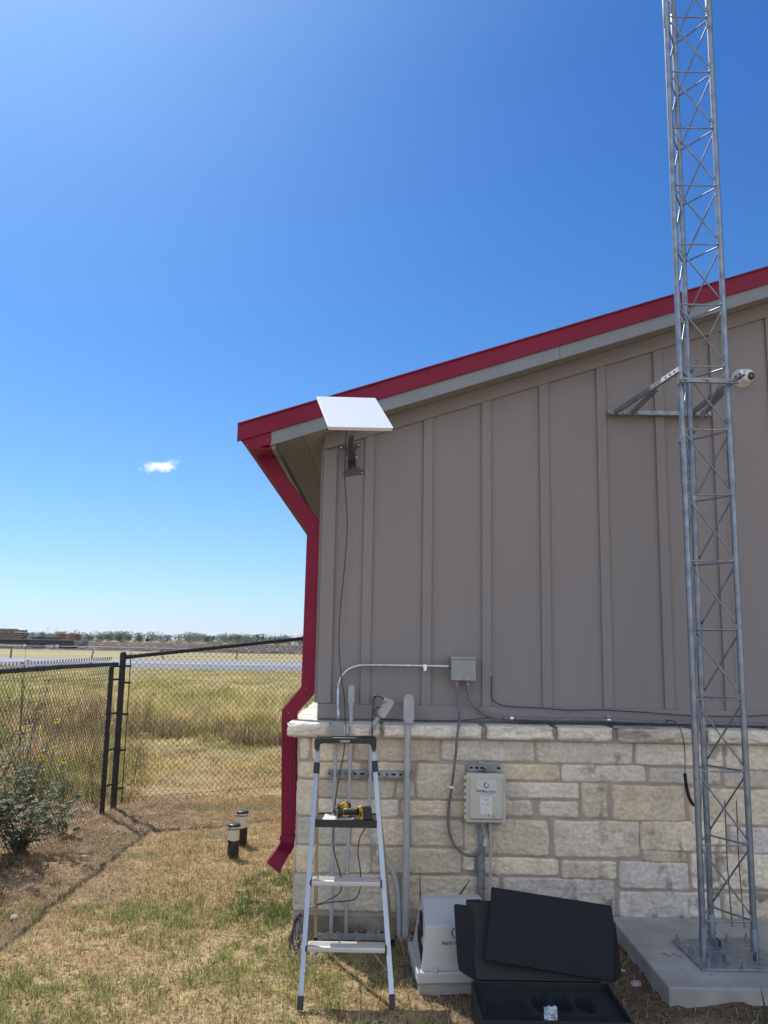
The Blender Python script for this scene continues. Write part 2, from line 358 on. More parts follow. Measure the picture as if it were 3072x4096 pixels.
# ------------------------------------------------------------------ building
SL = .3276; XL = -.425; XR = 10.5; XM = (XL+XR)/2; YB = 17.0
A_SOF = 3.397
def roofz(x, a): return a+SL*x if x <= XM else a+SL*(2*XM-x)
BLD = thing('building', 'taupe board-and-batten building with pale limestone base and dark red metal roof edge', 'building', (XL, WALL, 0))
wall = MB(); a_ = A_SOF
wall.prism([(XL, WALL, 1.2), (XR, WALL, 1.2), (XR, WALL, roofz(XR, a_)), (XM, WALL, roofz(XM, a_)), (XL, WALL, roofz(XL, a_))], (0, .12, 0))
wall.mm((XL, WALL+.12, 1.2), (XL+.12, YB, roofz(XL, a_)))
wall.mm((XR-.12, WALL+.12, 1.2), (XR, YB, roofz(XR, a_)-.02))
wall.prism([(XL, YB, 1.2), (XR, YB, 1.2), (XR, YB, roofz(XR, a_)), (XM, YB, roofz(XM, a_)), (XL, YB, roofz(XL, a_))], (0, .12, 0))
wallo = wall.build('wall', taupe, BLD)
FB = 3.293                                   # frieze lower edge intercept
xb = [-.14+.4115*k for k in range(26)]
for k, x in enumerate(xb):
    b = MB(); j = rng.uniform(-.002, .002)
    b.prism([(x+j, WALL-.019, 1.402), (x+j+.064, WALL-.019, 1.402), (x+j+.064, WALL-.019, roofz(x+.064, FB)-.001), (x+j, WALL-.019, roofz(x, FB)-.001)], (0, .019, 0))
    b.build('batten', taupe, BLD, bevel=.002)
b = MB(); b.mm((XL-.004, WALL-.024, 1.4035), (XL+.088, WALL+.0, roofz(XL, FB)-.001)); b.mm((XL-.024, WALL+.001, 1.405), (XL-.001, WALL+.09, 3.2)); b.build('corner_board', taupe, BLD, bevel=.003)
b = MB()
joins = [XL-.001, 2.095, 4.5, 7.0, XR]
for p, q in zip(joins[:-1], joins[1:]): b.mm((p+.001, WALL-.022, 1.306), (q-.001, WALL, 1.401))
b.build('skirt_board', taupe_h, BLD, bevel=.002)
b = MB()
for x0, x1 in ((XL-.004, XM), (XM, XR)):
    b.prism([(x0, WALL-.025, roofz(x0, FB)), (x1, WALL-.025, roofz(x1, FB)), (x1, WALL-.025, roofz(x1, A_SOF)), (x0, WALL-.025, roofz(x0, A_SOF))], (0, .025, 0))
b.build('frieze_board', taupe_h, BLD, bevel=.002)
# roof: soffit, fascias, metal edge
YR = 5.50; XE = -.778; XO = -1.008
sof = MB()
for x0, x1 in ((XE, XM), (XM, 2*XM-XE)):
    sof.prism([(x0, YR+.02, roofz(x0, A_SOF)+.002), (x1, YR+.02, roofz(x1, A_SOF)+.002), (x1, YR+.02, roofz(x1, A_SOF)+.02), (x0, YR+.02, roofz(x0, A_SOF)+.02)], (0, YB+.2-YR, 0))
sofo = sof.build('soffit', soffitm, BLD)
# perforated vent strip in the eave soffit
vm = bpy.data.materials.new('perforated_soffit'); vm.use_nodes = True; N = vm.node_tree
bs = N.nodes['Principled BSDF']; bs.inputs['Roughness'].default_value = .7
tc = N.nodes.new('ShaderNodeTexCoord'); vo = N.nodes.new('ShaderNodeTexVoronoi'); vo.inputs['Scale'].default_value = 105; vo.inputs['Randomness'].default_value = 0
rp = N.nodes.new('ShaderNodeMapRange'); rp.inputs['From Min'].default_value = .26; rp.inputs['From Max'].default_value = .34
mx = N.nodes.new('ShaderNodeMix'); mx.data_type = 'RGBA'; mx.inputs['A'].default_value = (.03, .027, .025, 1); mx.inputs['B'].default_value = (.25, .22, .2, 1)
N.links.new(tc.outputs['Object'], vo.inputs['Vector']); N.links.new(vo.outputs['Distance'], rp.inputs['Value']); N.links.new(rp.outputs['Result'], mx.inputs['Factor']); N.links.new(mx.outputs['Result'], bs.inputs['Base Color'])
b = MB()
for y0 in np.arange(5.53, YB, 1.2):
    b.prism([(-.715, y0, roofz(-.715, A_SOF)-.001), (-.565, y0, roofz(-.565, A_SOF)-.001), (-.565, y0, roofz(-.565, A_SOF)-.003), (-.715, y0, roofz(-.715, A_SOF)-.003)], (0, 1.19, 0))
b.build('soffit_vent', vm, BLD)
b = MB(); b.mm((XE, YR+.021, roofz(XE, A_SOF)-.035), (XE+.028, YB+.2, roofz(XE, A_SOF)+.07)); b.build('eave_fascia', soffitm, BLD)
b = MB()
for x0, x1 in ((XE-.005, 1.2), (1.202, 4.0), (4.002, XM), (XM, 2*XM-XE)):
    b.prism([(x0, YR, roofz(x0, 3.383)), (x1, YR, roofz(x1, 3.383)), (x1, YR, roofz(x1, 3.50)), (x0, YR, roofz(x0, 3.50))], (0, .02, 0))
b.build('rake_board', greyf, BLD, bevel=.0015)
b = MB()
for x0, x1 in ((XO, XM), (XM, 2*XM-XO)):
    b.prism([(x0, YR-.014, roofz(x0, 3.476)), (x1, YR-.014, roofz(x1, 3.476)), (x1, YR-.014, roofz(x1, 3.592)), (x0, YR-.014, roofz(x0, 3.592))], (0, .012, 0))
    b.prism([(x0, YR-.026, roofz(x0, 3.592)), (x1, YR-.026, roofz(x1, 3.592)), (x1, YR-.026, roofz(x1, 3.604)), (x0, YR-.026, roofz(x0, 3.604))], (0, .04, 0))
b.build('rake_trim', red, BLD, bevel=.002)
b = MB()
for x0, x1 in ((XO+.06, XM), (XM, 2*XM-XO-.06)):
    b.prism([(x0, YR+.02, roofz(x0, 3.56)), (x1, YR+.02, roofz(x1, 3.56)), (x1, YR+.02, roofz(x1, 3.598)), (x0, YR+.02, roofz(x0, 3.598))], (0, YB+.2-YR, 0))
roofo = b.build('roof', red, BLD)
# gutter with end cap (K profile) running back along the eave
prof = [(-1.004, 3.26), (-1.000, 3.215), (-.988, 3.165), (-.935, 3.105), (-.782, 3.103), (-.782, 3.225), (-.80, 3.26)]
b = MB(); pr_ = [(x, YR+.0, z) for x, z in prof]
inner = [(-.995, 3.26), (-.992, 3.215), (-.98, 3.17), (-.93, 3.113), (-.79, 3.111), (-.79, 3.26)]
outer = [(-1.004, 3.26), (-1.000, 3.215), (-.988, 3.165), (-.935, 3.105), (-.782, 3.103), (-.782, 3.26)]
sec = outer+inner[::-1]
b.prism([(x, YR-.0005, z) for x, z in sec], (0, 8.3, 0)); gut = b.build('gutter', red, BLD)
b = MB(); b.prism([(-1.006, YR-.0018, 3.252), (-1.004, YR-.0018, 3.215), (-.988, YR-.0018, 3.160), (-.928, YR-.0018, 3.092), (-.777, YR-.0018, 3.136), (-.777, YR-.0018, 3.30)], (0, .0010, 0))
for x, z in ((-.975, 3.19), (-.94, 3.125), (-.86, 3.14), (-.80, 3.165), (-.955, 3.215)): b.lathe((x, YR-.0019, z), [(.0035, 0), (.0028, .002), (0.0005, .0026)], 8, (0, -1, 0), mi=1)
b.build('gutter_end_cap', [red, screwm], gut)
# downspout: profiled rectangular tube swept through its bends
def P_(x, y): return onY(x, y, 5.742)
q2 = lambda X, Y: P_(1100+X/2.0738, 2550+Y/2.0738)
q3 = lambda X, Y: P_(700+X/3.016, 3150+Y/3.016)
q1 = lambda X, Y: P_(900+X/2.0738, 1500+Y/2.0738)
secs = [(P_(1028, 1803), P_(1086, 1790)), (P_(1028, 1835), P_(1086, 1826)),
        (q1(680, 1270), q1(803, 1238)), (q2(217, 408), q2(338, 450)), (q2(55, 600), q2(181, 628)), (q3(1280, 575), q3(1462, 580))]
b = MB()
def ribbed(l, r, y0=5.742, dp=.075, n=5):
    """section across the spout: front face with shallow ribs"""
    l = Vector(l); r = Vector(r); o = []
    m_ = [.0, .06, .14, .18, .22, .26, .42, .46, .50, .54, .70, .74, .78, .82, .94, 1.0]
    dz = [.006, 0, 0, .0016, .0016, 0, 0, .0016, .0016, 0, 0, .0016, .0016, 0, 0, .006]
    for t, d in zip(m_, dz): p = l.lerp(r, t); o.append(Vector((p.x, y0+d, p.z)))
    o.append(Vector((r.x, y0+dp, r.z))); o.append(Vector((l.x, y0+dp, l.z))); return o
def sweep(b, S, closed=True):
    n = len(S[0]); vs = [p for s_ in S for p in s_]
    b.add(vs, [(k*n+i, k*n+(i+1) % n, (k+1)*n+(i+1) % n, (k+1)*n+i) for k in range(len(S)-1) for i in range(n)])
    b.add(S[0][::-1], [tuple(range(n))]); b.add(S[-1], [tuple(range(n))])
sweep(b, [ribbed(l, r) for l, r in secs])
for x, y in ((1225, 2758), (1154, 2851), (1254, 2107), (1080, 1823)): p = P_(x, y); b.lathe((p.x, 5.741, p.z), [(.004, 0), (.003, .002), (.0005, .003)], 8, (0, -1, 0), mi=1)
spo = b.build('downspout', [red, screwm], BLD)
# crimped shoe turning out at the foot
b = MB()
l0, r0 = q3(1268, 575), q3(1440, 580)
stations = [(l0, r0, 5.734), (q3(1262, 640), q3(1447, 670), 5.732)]
for k in range(4):
    t = k/3; l = q3(1262, 650).lerp(q3(1222, 715), t); r = q3(1448, 690).lerp(q3(1400, 790), t)
    stations += [(l, r, 5.722-.02*t), (l.lerp(r, .07), r.lerp(l, .06), 5.740-.02*t)]
stations += [(q3(1118, 862), q3(1272, 992), 5.66)]
S = [ribbed(l, r, y, .075 if i < 2 else .078) for i, (l, r, y) in enumerate(stations)]
sweep(b, S); b.build('shoe', red, spo)
# ------------------------------------------------------------------ stone veneer
SF = 5.605
z5 = lambda X, Y: (1150+X/2.1067, 2700+Y/2.1067)
z6 = lambda X, Y: (1750+X/1.2549, 2850+Y/1.2549)
def wr(f, x0, y0, x1, y1, Yp=SF):
    a = onY(*f(x0, y0), Yp); c = onY(*f(x1, y1), Yp); d = onY(*f(x0, y1), Yp); e = onY(*f(x1, y0), Yp)
    return ((a.x+d.x)/2, (c.x+e.x)/2, (d.z+c.z)/2, (a.z+e.z)/2)
stones = []
def S5(*r): stones.append(wr(z5, *r))
def S6(*r): stones.append(wr(z6, *r))
S5(105, 512, 183, 712); S5(208, 515, 545, 722)
a1 = wr(z5, 555, 515, 1264, 728); stones.append((a1[0], wr(z6, 0, 127, 6, 250)[1], a1[2], a1[3]))
S5(86, 737, 625, 866); S5(680, 742, 1038, 868); S5(80, 890, 236, 1182); S5(247, 890, 898, 1036); S5(920, 897, 1068, 1035)
a1 = wr(z5, 1085, 748, 1264, 1045); stones.append((a1[0], onY(1862, 3100, SF).x, a1[2], a1[3]))
S5(250, 1048, 935, 1198)
a1 = wr(z5, 965, 1060, 1264, 1192); stones.append((a1[0], onY(1868, 3250, SF).x, a1[2], a1[3]))
S5(78, 1198, 520, 1425); S5(538, 1215, 1018, 1430)
a1 = wr(z5, 1032, 1225, 1264, 1440); stones.append((a1[0], wr(z6, 0, 540, 128, 665)[1], a1[2], a1[3]))
S5(66, 1434, 238, 1668); S5(250, 1446, 698, 1670)
a1 = wr(z5, 715, 1458, 1264, 1670); stones.append((a1[0], wr(z6, 0, 683, 118, 808)[1], a1[2], a1[3]))
S5(48, 1682, 935, 1990)
a1 = wr(z5, 960, 1692, 1264, 1990); stones.append((a1[0], wr(z6, 0, 832, 305, 1020)[1], a1[2], a1[3]))
for r in ((25,127,480,246),(502,134,975,258),(995,150,1432,270),(1449,160,1690,290),
          (160,260,612,340),(622,267,1044,350),(1064,282,1420,360),(1440,294,1700,376),
          (160,350,712,430),(722,358,855,528),(877,367,1243,545),(1264,385,1700,566),
          (160,440,476,520),(512,448,706,527),(136,538,557,716),(582,547,1010,728),(1020,550,1450,698),(1462,578,1700,706),
          (133,690,190,795),(205,732,605,818),(622,747,893,836),(1035,695,1250,752),(912,752,1258,888),(1275,714,1700,890),
          (330,832,885,1020),(912,902,1420,1040),(1440,914,1700,1045)): S6(*r)
# beyond the frame on the right the courses run on
zr = [(1.19, 1.0), (.98, .84), (.82, .64), (.62, .44), (.42, .28), (.26, .105)]
x_end = max(s_[1] for s_ in stones); xedge = x_end+.015
for zt, zb in zr:
    x = xedge+rng.uniform(0, .02)
    while x < 10.2: L_ = rng.uniform(.3, .7); stones.append((x, min(x+L_, 10.48), zb, zt)); x += L_+.018
def stone_patch(x0, x1, z0, z1, seed, depth=.018, rough=.0085, frame=None, res=.0085, top_out=0.0):
    """a hand-dressed block: domed grid with ragged edges; returns verts, faces, colours"""
    x0 -= .0035; x1 += .0035; z0 -= .003; z1 += .003
    nx_ = max(6, int((x1-x0)/res)); nz_ = max(6, int((z1-z0)/res))
    u = np.linspace(0, 1, nx_); v = np.linspace(0, 1, nz_); Uu, Vv = np.meshgrid(u, v)
    ex = (fbm(Uu*0+seed*3.1, Vv*(z1-z0)*9, 1, 3)-.5)*.022; ex2 = (fbm(Uu*0+seed*7.7+9, Vv*(z1-z0)*9, 1, 3)-.5)*.022
    ez = (fbm(Uu*(x1-x0)*7, Vv*0+seed*5.3, 1, 3)-.5)*.016; ez2 = (fbm(Uu*(x1-x0)*7, Vv*0+seed*2.9+5, 1, 3)-.5)*.016
    Xx = x0+ex+(x1-x0+ex2-ex)*Uu; Zz = z0+ez+(z1-z0+ez2-ez)*Vv
    dx = np.minimum(Uu, 1-Uu)*(x1-x0); dz = np.minimum(Vv, 1-Vv)*(z1-z0)
    # rounded corners
    cr = np.clip(.02-dx, 0, .02)*np.clip(.02-dz, 0, .02)/.0004
    Xx += np.sign(.5-Uu)*cr*.008; Zz += np.sign(.5-Vv)*cr*.008
    e = 1-np.clip(np.minimum(dx, dz)/.0085, 0, 1); dome = np.sqrt(np.clip(1-e*e, 0, 1))
    n_ = (fbm(Xx+seed, Zz, 9, 4)-.5)*rough*2.6+(fbm(Xx+seed*2, Zz*2.2, 26, 3)-.5)*rough*1.3
    rid = np.abs(fbm(Xx*1.0+Zz*.6+seed, Zz*1.7, 6, 3)-.5)
    n_ -= np.clip(.03-rid, 0, .03)*rough*14
    D = depth*dome+n_*dome+top_out*Vv
    sr = np.random.default_rng(int(seed*97) % 99991)
    base = np.array([.68, .62, .52])*(1+sr.uniform(-.20, .11)); base = base+sr.uniform(-1, 1)*np.array([.035, .003, -.045])
    n1 = fbm(Xx+seed*1.3, Zz, 5, 4)[..., None]; n2 = fbm(Xx*2.1+seed, Zz*2.1, 22, 4)[..., None]; c = base*(.74+.30*n1+.22*n2)
    if sr.random() < .45:
        st = np.clip((fbm(Xx+seed*4, Zz, 7, 5)-.54)*5, 0, 1)[..., None]; c = c*(1-st*.28)+np.array([.42, .31, .18])*st*.20
    return Xx, Zz, D, c, nx_, nz_
def stones_object(name, rects, place, parent, dirt=True, seed0=1, **kw):
    V = []; F_ = []; Cc = []; off = 0
    for k, (x0, x1, z0, z1) in enumerate(rects):
        sd_ = seed0+k*1.37; Xx, Zz, D, c, a, h = stone_patch(x0, x1, z0, z1, sd_, **kw)
        if dirt:   # mould on particular low blocks
            md = np.clip((fbm(Xx+3, Zz, 11, 6)-.53)*9, 0, 1)*np.clip((fbm(Xx+33, Zz, 3, 3)-.42)*6, 0, 1)*np.clip((.55-Zz)/.3, 0, 1)*np.clip((Xx-.6)/.4, 0, 1)
            md += np.clip((fbm(Xx+8, Zz*.6, 16, 5)-.58)*9, 0, 1)*np.clip((fbm(Xx+53, Zz, 4, 3)-.5)*6, 0, 1)*np.clip((Xx-.6)/.5, 0, 1)*.6
            c = c*(1-np.clip(md, 0, .8)[..., None]*.75)
            if 1.62 < x0 < 1.9 and .70 < (z0+z1)/2 < .86 and x1-x0 < .25:
                s_ = np.clip((fbm(Xx*2, Zz*1.3, 9, 5)-.46)*7, 0, 1)[..., None]; c = c*(1-s_*.6)+np.array([.46, .30, .13])*s_*.6
        V.append(place(Xx, Zz, D).reshape(-1, 3)); Cc.append(c.reshape(-1, 3))
        i = np.arange(a*h).reshape(h, a)+off; F_.append(np.stack([i[:-1, :-1], i[:-1, 1:], i[1:, 1:], i[1:, :-1]], -1).reshape(-1, 4)); off += a*h
    return np_mesh(name, np.concatenate(V), np.concatenate(F_), stonem, np.clip(np.concatenate(Cc), .02, .8), parent, smooth=True)
front = lambda X, Z, D: np.stack([X, SF+.008-D, Z], -1)
vis = [s_ for s_ in stones if s_[0] < 3.2]; rest = [s_ for s_ in stones if s_[0] >= 3.2]
XS = -.552
stones_object('stone_veneer', vis, front, BLD)
stones_object('stone_veneer', rest, front, BLD, res=.03, seed0=300)
side = []
for zt, zb in [(1.19, 1.0), (.99, .86), (.845, .57), (.555, .34), (.325, .105)]:
    y = SF+.02
    while y < 14: L_ = rng.uniform(.3, .6); side.append((y, y+L_, zb, zt)); y += L_+.018
stones_object('stone_veneer', side, lambda X, Z, D: np.stack([XS+.030-D, X, Z], -1)[:, ::-1], BLD, dirt=False, seed0=500, res=.02)
mb_ = MB(); mb_.mm((XS+.018, SF+.004, -.1), (XR, WALL-.0, 1.215)); mb_.mm((XS+.018, WALL, -.1), (XL+.1, YB, 1.215)); mb_.build('mortar_bed', mortar, BLD)
b = MB(); b.mm((XS+.03, SF+.01-.02, -.1), (1.47, SF+.004-.001, .092)); b.build('foundation', mat('rough_concrete', (.34, .31, .27), (.16, .145, .125), rough=.95, scale=7, bump=1.0, bscale=40), BLD)
# capping ledge
cap = []
for f, r in ((z5, (70, 375, 775, 498)),): a1 = wr(f, *r, 5.55); cap.append(a1)
a1 = wr(z5, 808, 390, 1264, 505, 5.55); cap.append((a1[0], wr(z6, 0, 55, 222, 125, 5.55)[1], a1[2], a1[3]))
for r in ((248,58,582,127),(607,62,877,132),(905,72,1278,142),(1362,82,1690,152)): cap.append(wr(z6, *r, 5.55))
x = cap[-1][1]+.015
while x < 10: cap.append((x, x+.55, 1.20, 1.30)); x += .565
cap = [(a, c, 1.200+random.uniform(-.004, .004), 1.292+random.uniform(-.004, .006)) for a, c, _, _ in cap]
def ledge(name, rects, axis, parent, seed0):
    V = []; F_ = []; Cc = []; off = 0
    for k, (x0, x1, z0, z1) in enumerate(rects):
        sd_ = seed0+k*2.3; n1 = max(10, int((x1-x0)/.009)); nf = 14; nt_ = 14
        u = np.linspace(0, 1, n1)
        prof_d = np.concatenate([np.full(nf, 0.0), np.linspace(.0, .215, nt_)]); prof_z = np.concatenate([np.linspace(z0, z1, nf), np.full(nt_, z1)])
        Uu, Pd = np.meshgrid(u, prof_d); _, Pz = np.meshgrid(u, prof_z); s_ = np.concatenate([np.linspace(0, 1, nf), np.linspace(1, 2.6, nt_)]); _, Ss = np.meshgrid(u, s_)
        Xx = x0+(x1-x0)*Uu+(fbm(Uu*0+sd_, Ss*3, 1)-.5)*.02*(1-2*Uu)
        nn = (fbm(Xx*9+sd_, Ss*1.8, 1, 5)-.5)*.046+(fbm(Xx*34+sd_, Ss*7, 1, 3)-.5)*.016
        edge = np.clip(1-np.minimum(Uu, 1-Uu)*(x1-x0)/.02, 0, 1)**2*.02
        low = np.clip(1-Ss/.22, 0, 1)**2*.024
        fr = Ss <= 1.0; D = np.where(fr, Pd+nn+edge+low, Pd); rnd = np.exp(-((Ss-1)/.12)**2)*.005
        D = D+np.where(fr, rnd, 0); Zz = Pz+np.where(fr, 0, nn*.28*np.exp(-(Ss-1)*.4))-np.where(fr, 0, edge*.5)-rnd
        D = np.where(fr, D, D+(nn+edge)*np.exp(-(Ss-1)*6))
        sr = np.random.default_rng(int(sd_*31)); base = np.array([.64, .60, .535])*(1+sr.uniform(-.08, .08))
        c = base*(.80+.4*fbm(Xx*5+sd_, Ss*2, 1, 4)[..., None]); md = np.clip((fbm(Xx*4+sd_, Ss*1.7+3, 1, 5)-.55)*6, 0, .75)[..., None]*np.clip((Xx-.8)/.6, 0, 1)[..., None]; c = c*(1-md*.6)
        V.append((np.stack([Xx, 5.545+D, Zz], -1) if axis == 0 else np.stack([-.602+D, Xx, Zz], -1)[:, ::-1]).reshape(-1, 3)); Cc.append(c.reshape(-1, 3))
        i = np.arange(Xx.size).reshape(Xx.shape)+off; F_.append(np.stack([i[:-1, :-1], i[:-1, 1:], i[1:, 1:], i[1:, :-1]], -1).reshape(-1, 4)); off += Xx.size
    return np_mesh(name, np.concatenate(V), np.concatenate(F_), stonem, np.concatenate(Cc), parent, smooth=True)
cap[0] = (-.605, cap[0][1], cap[0][2], cap[0][3])
ledge('stone_cap', cap, 0, BLD, 41)
ledge('stone_cap', [(y, y+.6, 1.197, 1.289) for y in np.arange(5.60, 14, .612)], 1, BLD, 77)
b = MB(); b.mm((-.57, 5.585, 1.19), (XR, WALL-.001, 1.276)); b.mm((-.57, WALL, 1.19), (XL+.05, YB, 1.276)); b.build('mortar_bed', mortar, BLD)
# ------------------------------------------------------------------ tower, pad, wall bracket
PADZ = .13
slab = MB(); slab.mm((1.470, 4.475, -.08), (3.2, 5.565, PADZ)); so_ = slab.build('concrete_pad', concrete, bevel=.008)
tag(so_, 'grey concrete slab under the lattice tower, against the stone wall', 'concrete slab')
b = MB()
for cx, cy in ((1.60, 4.93), (1.615, 4.90), (1.655, 4.925), (1.67, 4.89)):
    pts = [(cx+.014*math.cos(t), cy+.011*math.sin(t), PADZ+.0012) for t in np.linspace(0, 6.28, 14)]; b.tube(pts, .0014, 4)
o = b.build('scribed_mark', mat('scribe', (.16, .16, .155), rough=.95)); o.parent = so_
TA, TB, TC = (1.795, 4.86), (1.936, 5.104), (2.078, 4.86)
TW = thing('lattice_tower', 'tall galvanised three-legged lattice tower bolted to the concrete slab', 'tower', (1.945, 4.95, PADZ))
TH = 8.4; LR = .0175
def rod(path, r=.0045): b = MB(); b.tube(smooth_path(path, 3) if len(path) > 3 else path, r, 7); return b
for (x, y), lab in ((TA, 0), (TB, 0), (TC, 0)):
    b = MB(); b.tube([(x, y, PADZ+.012), (x, y, TH)], LR, 16)
    b.lathe((x, y, PADZ+.012), [(.0215, 0), (.0215, .14), (.0185, .15)], 16)
    for z in (2.93, 5.98): b.lathe((x, y, z-.16), [(.0185, 0), (.021, .01), (.021, .30), (.0185, .31)], 16)
    for z in (PADZ+.06, PADZ+.11, 2.80, 2.87, 2.99, 3.04):
        b.lathe((x-.028, y, z), [(.007, 0), (.007, .056)], 6, (1, 0, 0))
    b.build('leg', galv, TW)
PI2 = .398
# a continuous rod zigzags up each face: level strut, then diagonal
z0 = .33
for (p, q, off) in ((TC, TA, 0.0), (TB, TC, .0), (TA, TB, .0)):
    P, Q = Vector((*p, 0)), Vector((*q, 0)); d = (Q-P).normalized(); nrm = Vector((d.y, -d.x, 0)); c = (Vector((*TA, 0))+Vector((*TB, 0))+Vector((*TC, 0)))/3
    if nrm.dot((P+Q)/2-c) < 0: nrm = -nrm
    P = P+d*LR*.9; Q = Q-d*LR*.9
    z = z0-.0+off; path = []
    while z < TH-.5:
        e = .018
        path += [Q+Vector((0, 0, z-e)) , Q+d*.004+Vector((0, 0, z-.004)), Q-d*e+Vector((0, 0, z)), P+d*(e*1.6)+Vector((0, 0, z)), P+Vector((0, 0, z+.012)), P+d*.003+Vector((0, 0, z+.035)), P+d*.02+Vector((0, 0, z+.062))]
        path += [Q-d*.012+Vector((0, 0, z+PI2-.045)), Q+d*.001+Vector((0, 0, z+PI2-.03))]
        z += PI2
    path = [v+nrm*.006 for v in path]
    b = MB(); b.tube(smooth_path(path, 3), .0052, 7); b.build('brace_rod', galv, TW)
bp_ = MB()
pl = [onZ(2702, 3750, PADZ+.01), onZ(2812, 3858, PADZ+.01), onZ(3120, 3862, PADZ+.01), onZ(3010, 3748, PADZ+.01)]
pl = [(1.71, 5.13, PADZ+.002), (1.72, 4.69, PADZ+.002), (2.19, 4.69, PADZ+.002), (2.18, 5.19, PADZ+.002)]
bp_.prism(pl, (0, 0, .010)); bp_.build('base_plate', galvd, TW, bevel=.002)
for (x, y, a) in ((1.845, 4.80, .5), (2.045, 4.82, -.5), (1.92, 5.03, 0.2)):
    b = MB(); rot = Matrix.Rotation(a, 3, 'Z'); b.box((x, y, PADZ+.03), (.006, .06, .045), rot); b.box((x+.028, y, PADZ+.03), (.006, .06, .045), rot); b.box((x+.014, y, PADZ+.012), (.034, .06, .004), rot); b.build('plate_lug', galvd, TW, bevel=.001)
for x, y in ((1.735, 5.10), (1.75, 4.93), (1.77, 4.73), (2.15, 5.14), (2.14, 4.73), (2.03, 5.12), (1.95, 4.71)):
    b = MB(); b.lathe((x, y, PADZ+.012), [(.016, 0), (.016, .003)], 16); b.lathe((x, y, PADZ+.015), [(.0125, 0), (.0125, .013)], 6); b.lathe((x, y, PADZ+.028), [(.007, 0), (.007, .022)], 10); b.build('anchor_bolt', galvd, TW)
b = MB(); b.mm((1.765, 4.815, 3.395), (2.125, 4.821, 3.43)); b.mm((1.765, 4.79, 3.393), (2.125, 4.815, 3.397))
for x in (1.78, 1.81, 1.94, 2.078, 2.105): b.lathe((x, 4.815, 3.413), [(.010, 0), (.010, .007), (.005, .008), (.005, .014)], 6, (0, -1, 0))
b.build('clamp_plate', galvd, TW)
for (x, y), z0_ in ((TA, 3.395), (TC, 3.395)): b = MB(); b.lathe((x, y, z0_), [(LR+.004, 0), (LR+.004, .035)], 16); b.build('leg_clamp', galvd, TW)
# coax and ties running up the rear leg
b = MB(); b.tube(smooth_path([(1.925+.004*math.sin(k*2.1), 5.10, .35+k*.25) for k in range(33)], 3), .0045, 6)
b.build('coax_cable', cablem, None); bpy.data.objects['coax_cable'].select_set(False)
tag(bpy.data.objects['coax_cable'], 'thin dark cable running up inside the rear leg of the lattice tower', 'cable')
bracket = thing('wall_bracket', 'galvanised V-armed bracket tying the lattice tower to the siding', 'bracket', (1.75, 5.70, 3.39))
wy = 5.706
qb = lambda X, Y, Yp: onY(2350+X/2.298, 1000+Y/2.298, Yp)
l_ = qb(185, 1500, wy); r_ = qb(1138, 1506, wy); zc = (l_.z+r_.z)/2
b = MB(); b.mm((l_.x, wy-.0025, zc-.019), (r_.x, wy+.003, zc+.019)); b.mm((l_.x, wy-.035, zc-.021), (r_.x, wy-.003, zc-.0185))
for X in (195, 330, 460, 985, 1115): p = qb(X, 1500, wy); b.lathe((p.x, wy-.003, zc), [(.011, 0), (.011, .004), (.008, .005), (.008, .014)], 6, (0, -1, 0))
b.build('wall_rail', galvd, bracket, bevel=.001)
tipL = Vector((1.765, 4.775, 3.435)); tipR = Vector((2.150, 4.775, 3.435))
tipL = qb(845, 1140, 4.70); tipR = qb(1442, 1135, 4.72); zt = 3.41
for tip, xs_ in ((Vector((tipL.x, 4.70, 3.44)), (qb(245, 1500, wy).x, qb(402, 1500, wy).x)), (Vector((tipR.x, 4.72, 3.44)), (qb(942, 1500, wy).x, qb(1055, 1500, wy).x))):
    for k, x in enumerate(xs_):
        s_ = Vector((x, wy-.004, zc)); dirn = (tip-s_).normalized()
        end = tip if k == 0 else s_.lerp(tip, .62)+Vector((-.012, 0, 0))
        b = MB(); b.beam(s_, end, .004, .036); b.beam(s_+Vector((0, 0, -.017)), end+Vector((0, 0, -.017)), .022, .004); b.build('arm', galvd, bracket, bevel=.001)
    d_ = (tip-Vector((xs_[0], wy-.004, zc))).normalized()
    b = MB(); e_ = tip-d_*.235; sd_ = d_.cross(Vector((0, 0, 1))).normalized()*.0035
    for q_ in (-1, 1): b.beam(e_+sd_*q_, tip-d_*.002+sd_*q_, .003, .034)
    for t in (.05, .11, .17): b.lathe(tip-d_*t-sd_*1.6, [(.006, 0), (.006, .0145)], 10, sd_, mi=1)
    b.build('arm_tip', [mat('white_zinc', (.70, .71, .72), (.5, .52, .55), rough=.5, metal=.2, scale=30), darkhole], bracket)
# ------------------------------------------------------------------ dome camera on the siding
CMR = thing('security_camera', 'white turret security camera mounted on the siding right of the tower', 'camera', (0, 0, 0))
c0 = onY(2964, 1514, WALL); CMR.location = (c0.x, WALL, c0.z)
b = MB(); b.lathe((c0.x, WALL, c0.z), [(.068, 0), (.068, .008), (.066, .012), (.060, .02), (.058, .032), (.050, .044)], 40, (0, -1, 0)); b.build('base', white, CMR)
bc = onY(2987, 1505, WALL-.06); ax = Vector((.30, -.93, -.25)).normalized()
b = MB(); prof_ = [(.052*math.sin(t), -.052*math.cos(t)) for t in np.linspace(.5, 2.55, 14)]+[(.0290, .0435)]
b.lathe(bc, prof_, 36, ax); b.build('eyeball', white, CMR)
b = MB(); b.lathe(bc+ax*.0425, [(.0285, 0), (.0275, .005), (.0135, .0055)], 32, ax); le = b.build('lens_ring', blackp, CMR)
b = MB(); b.lathe(bc+ax*.047, [(.013, 0), (.012, .004), (.004, .0055)], 24, ax); b.build('lens', mat('lens_glass', (.10, .12, .12), rough=.05, coat=1), CMR)
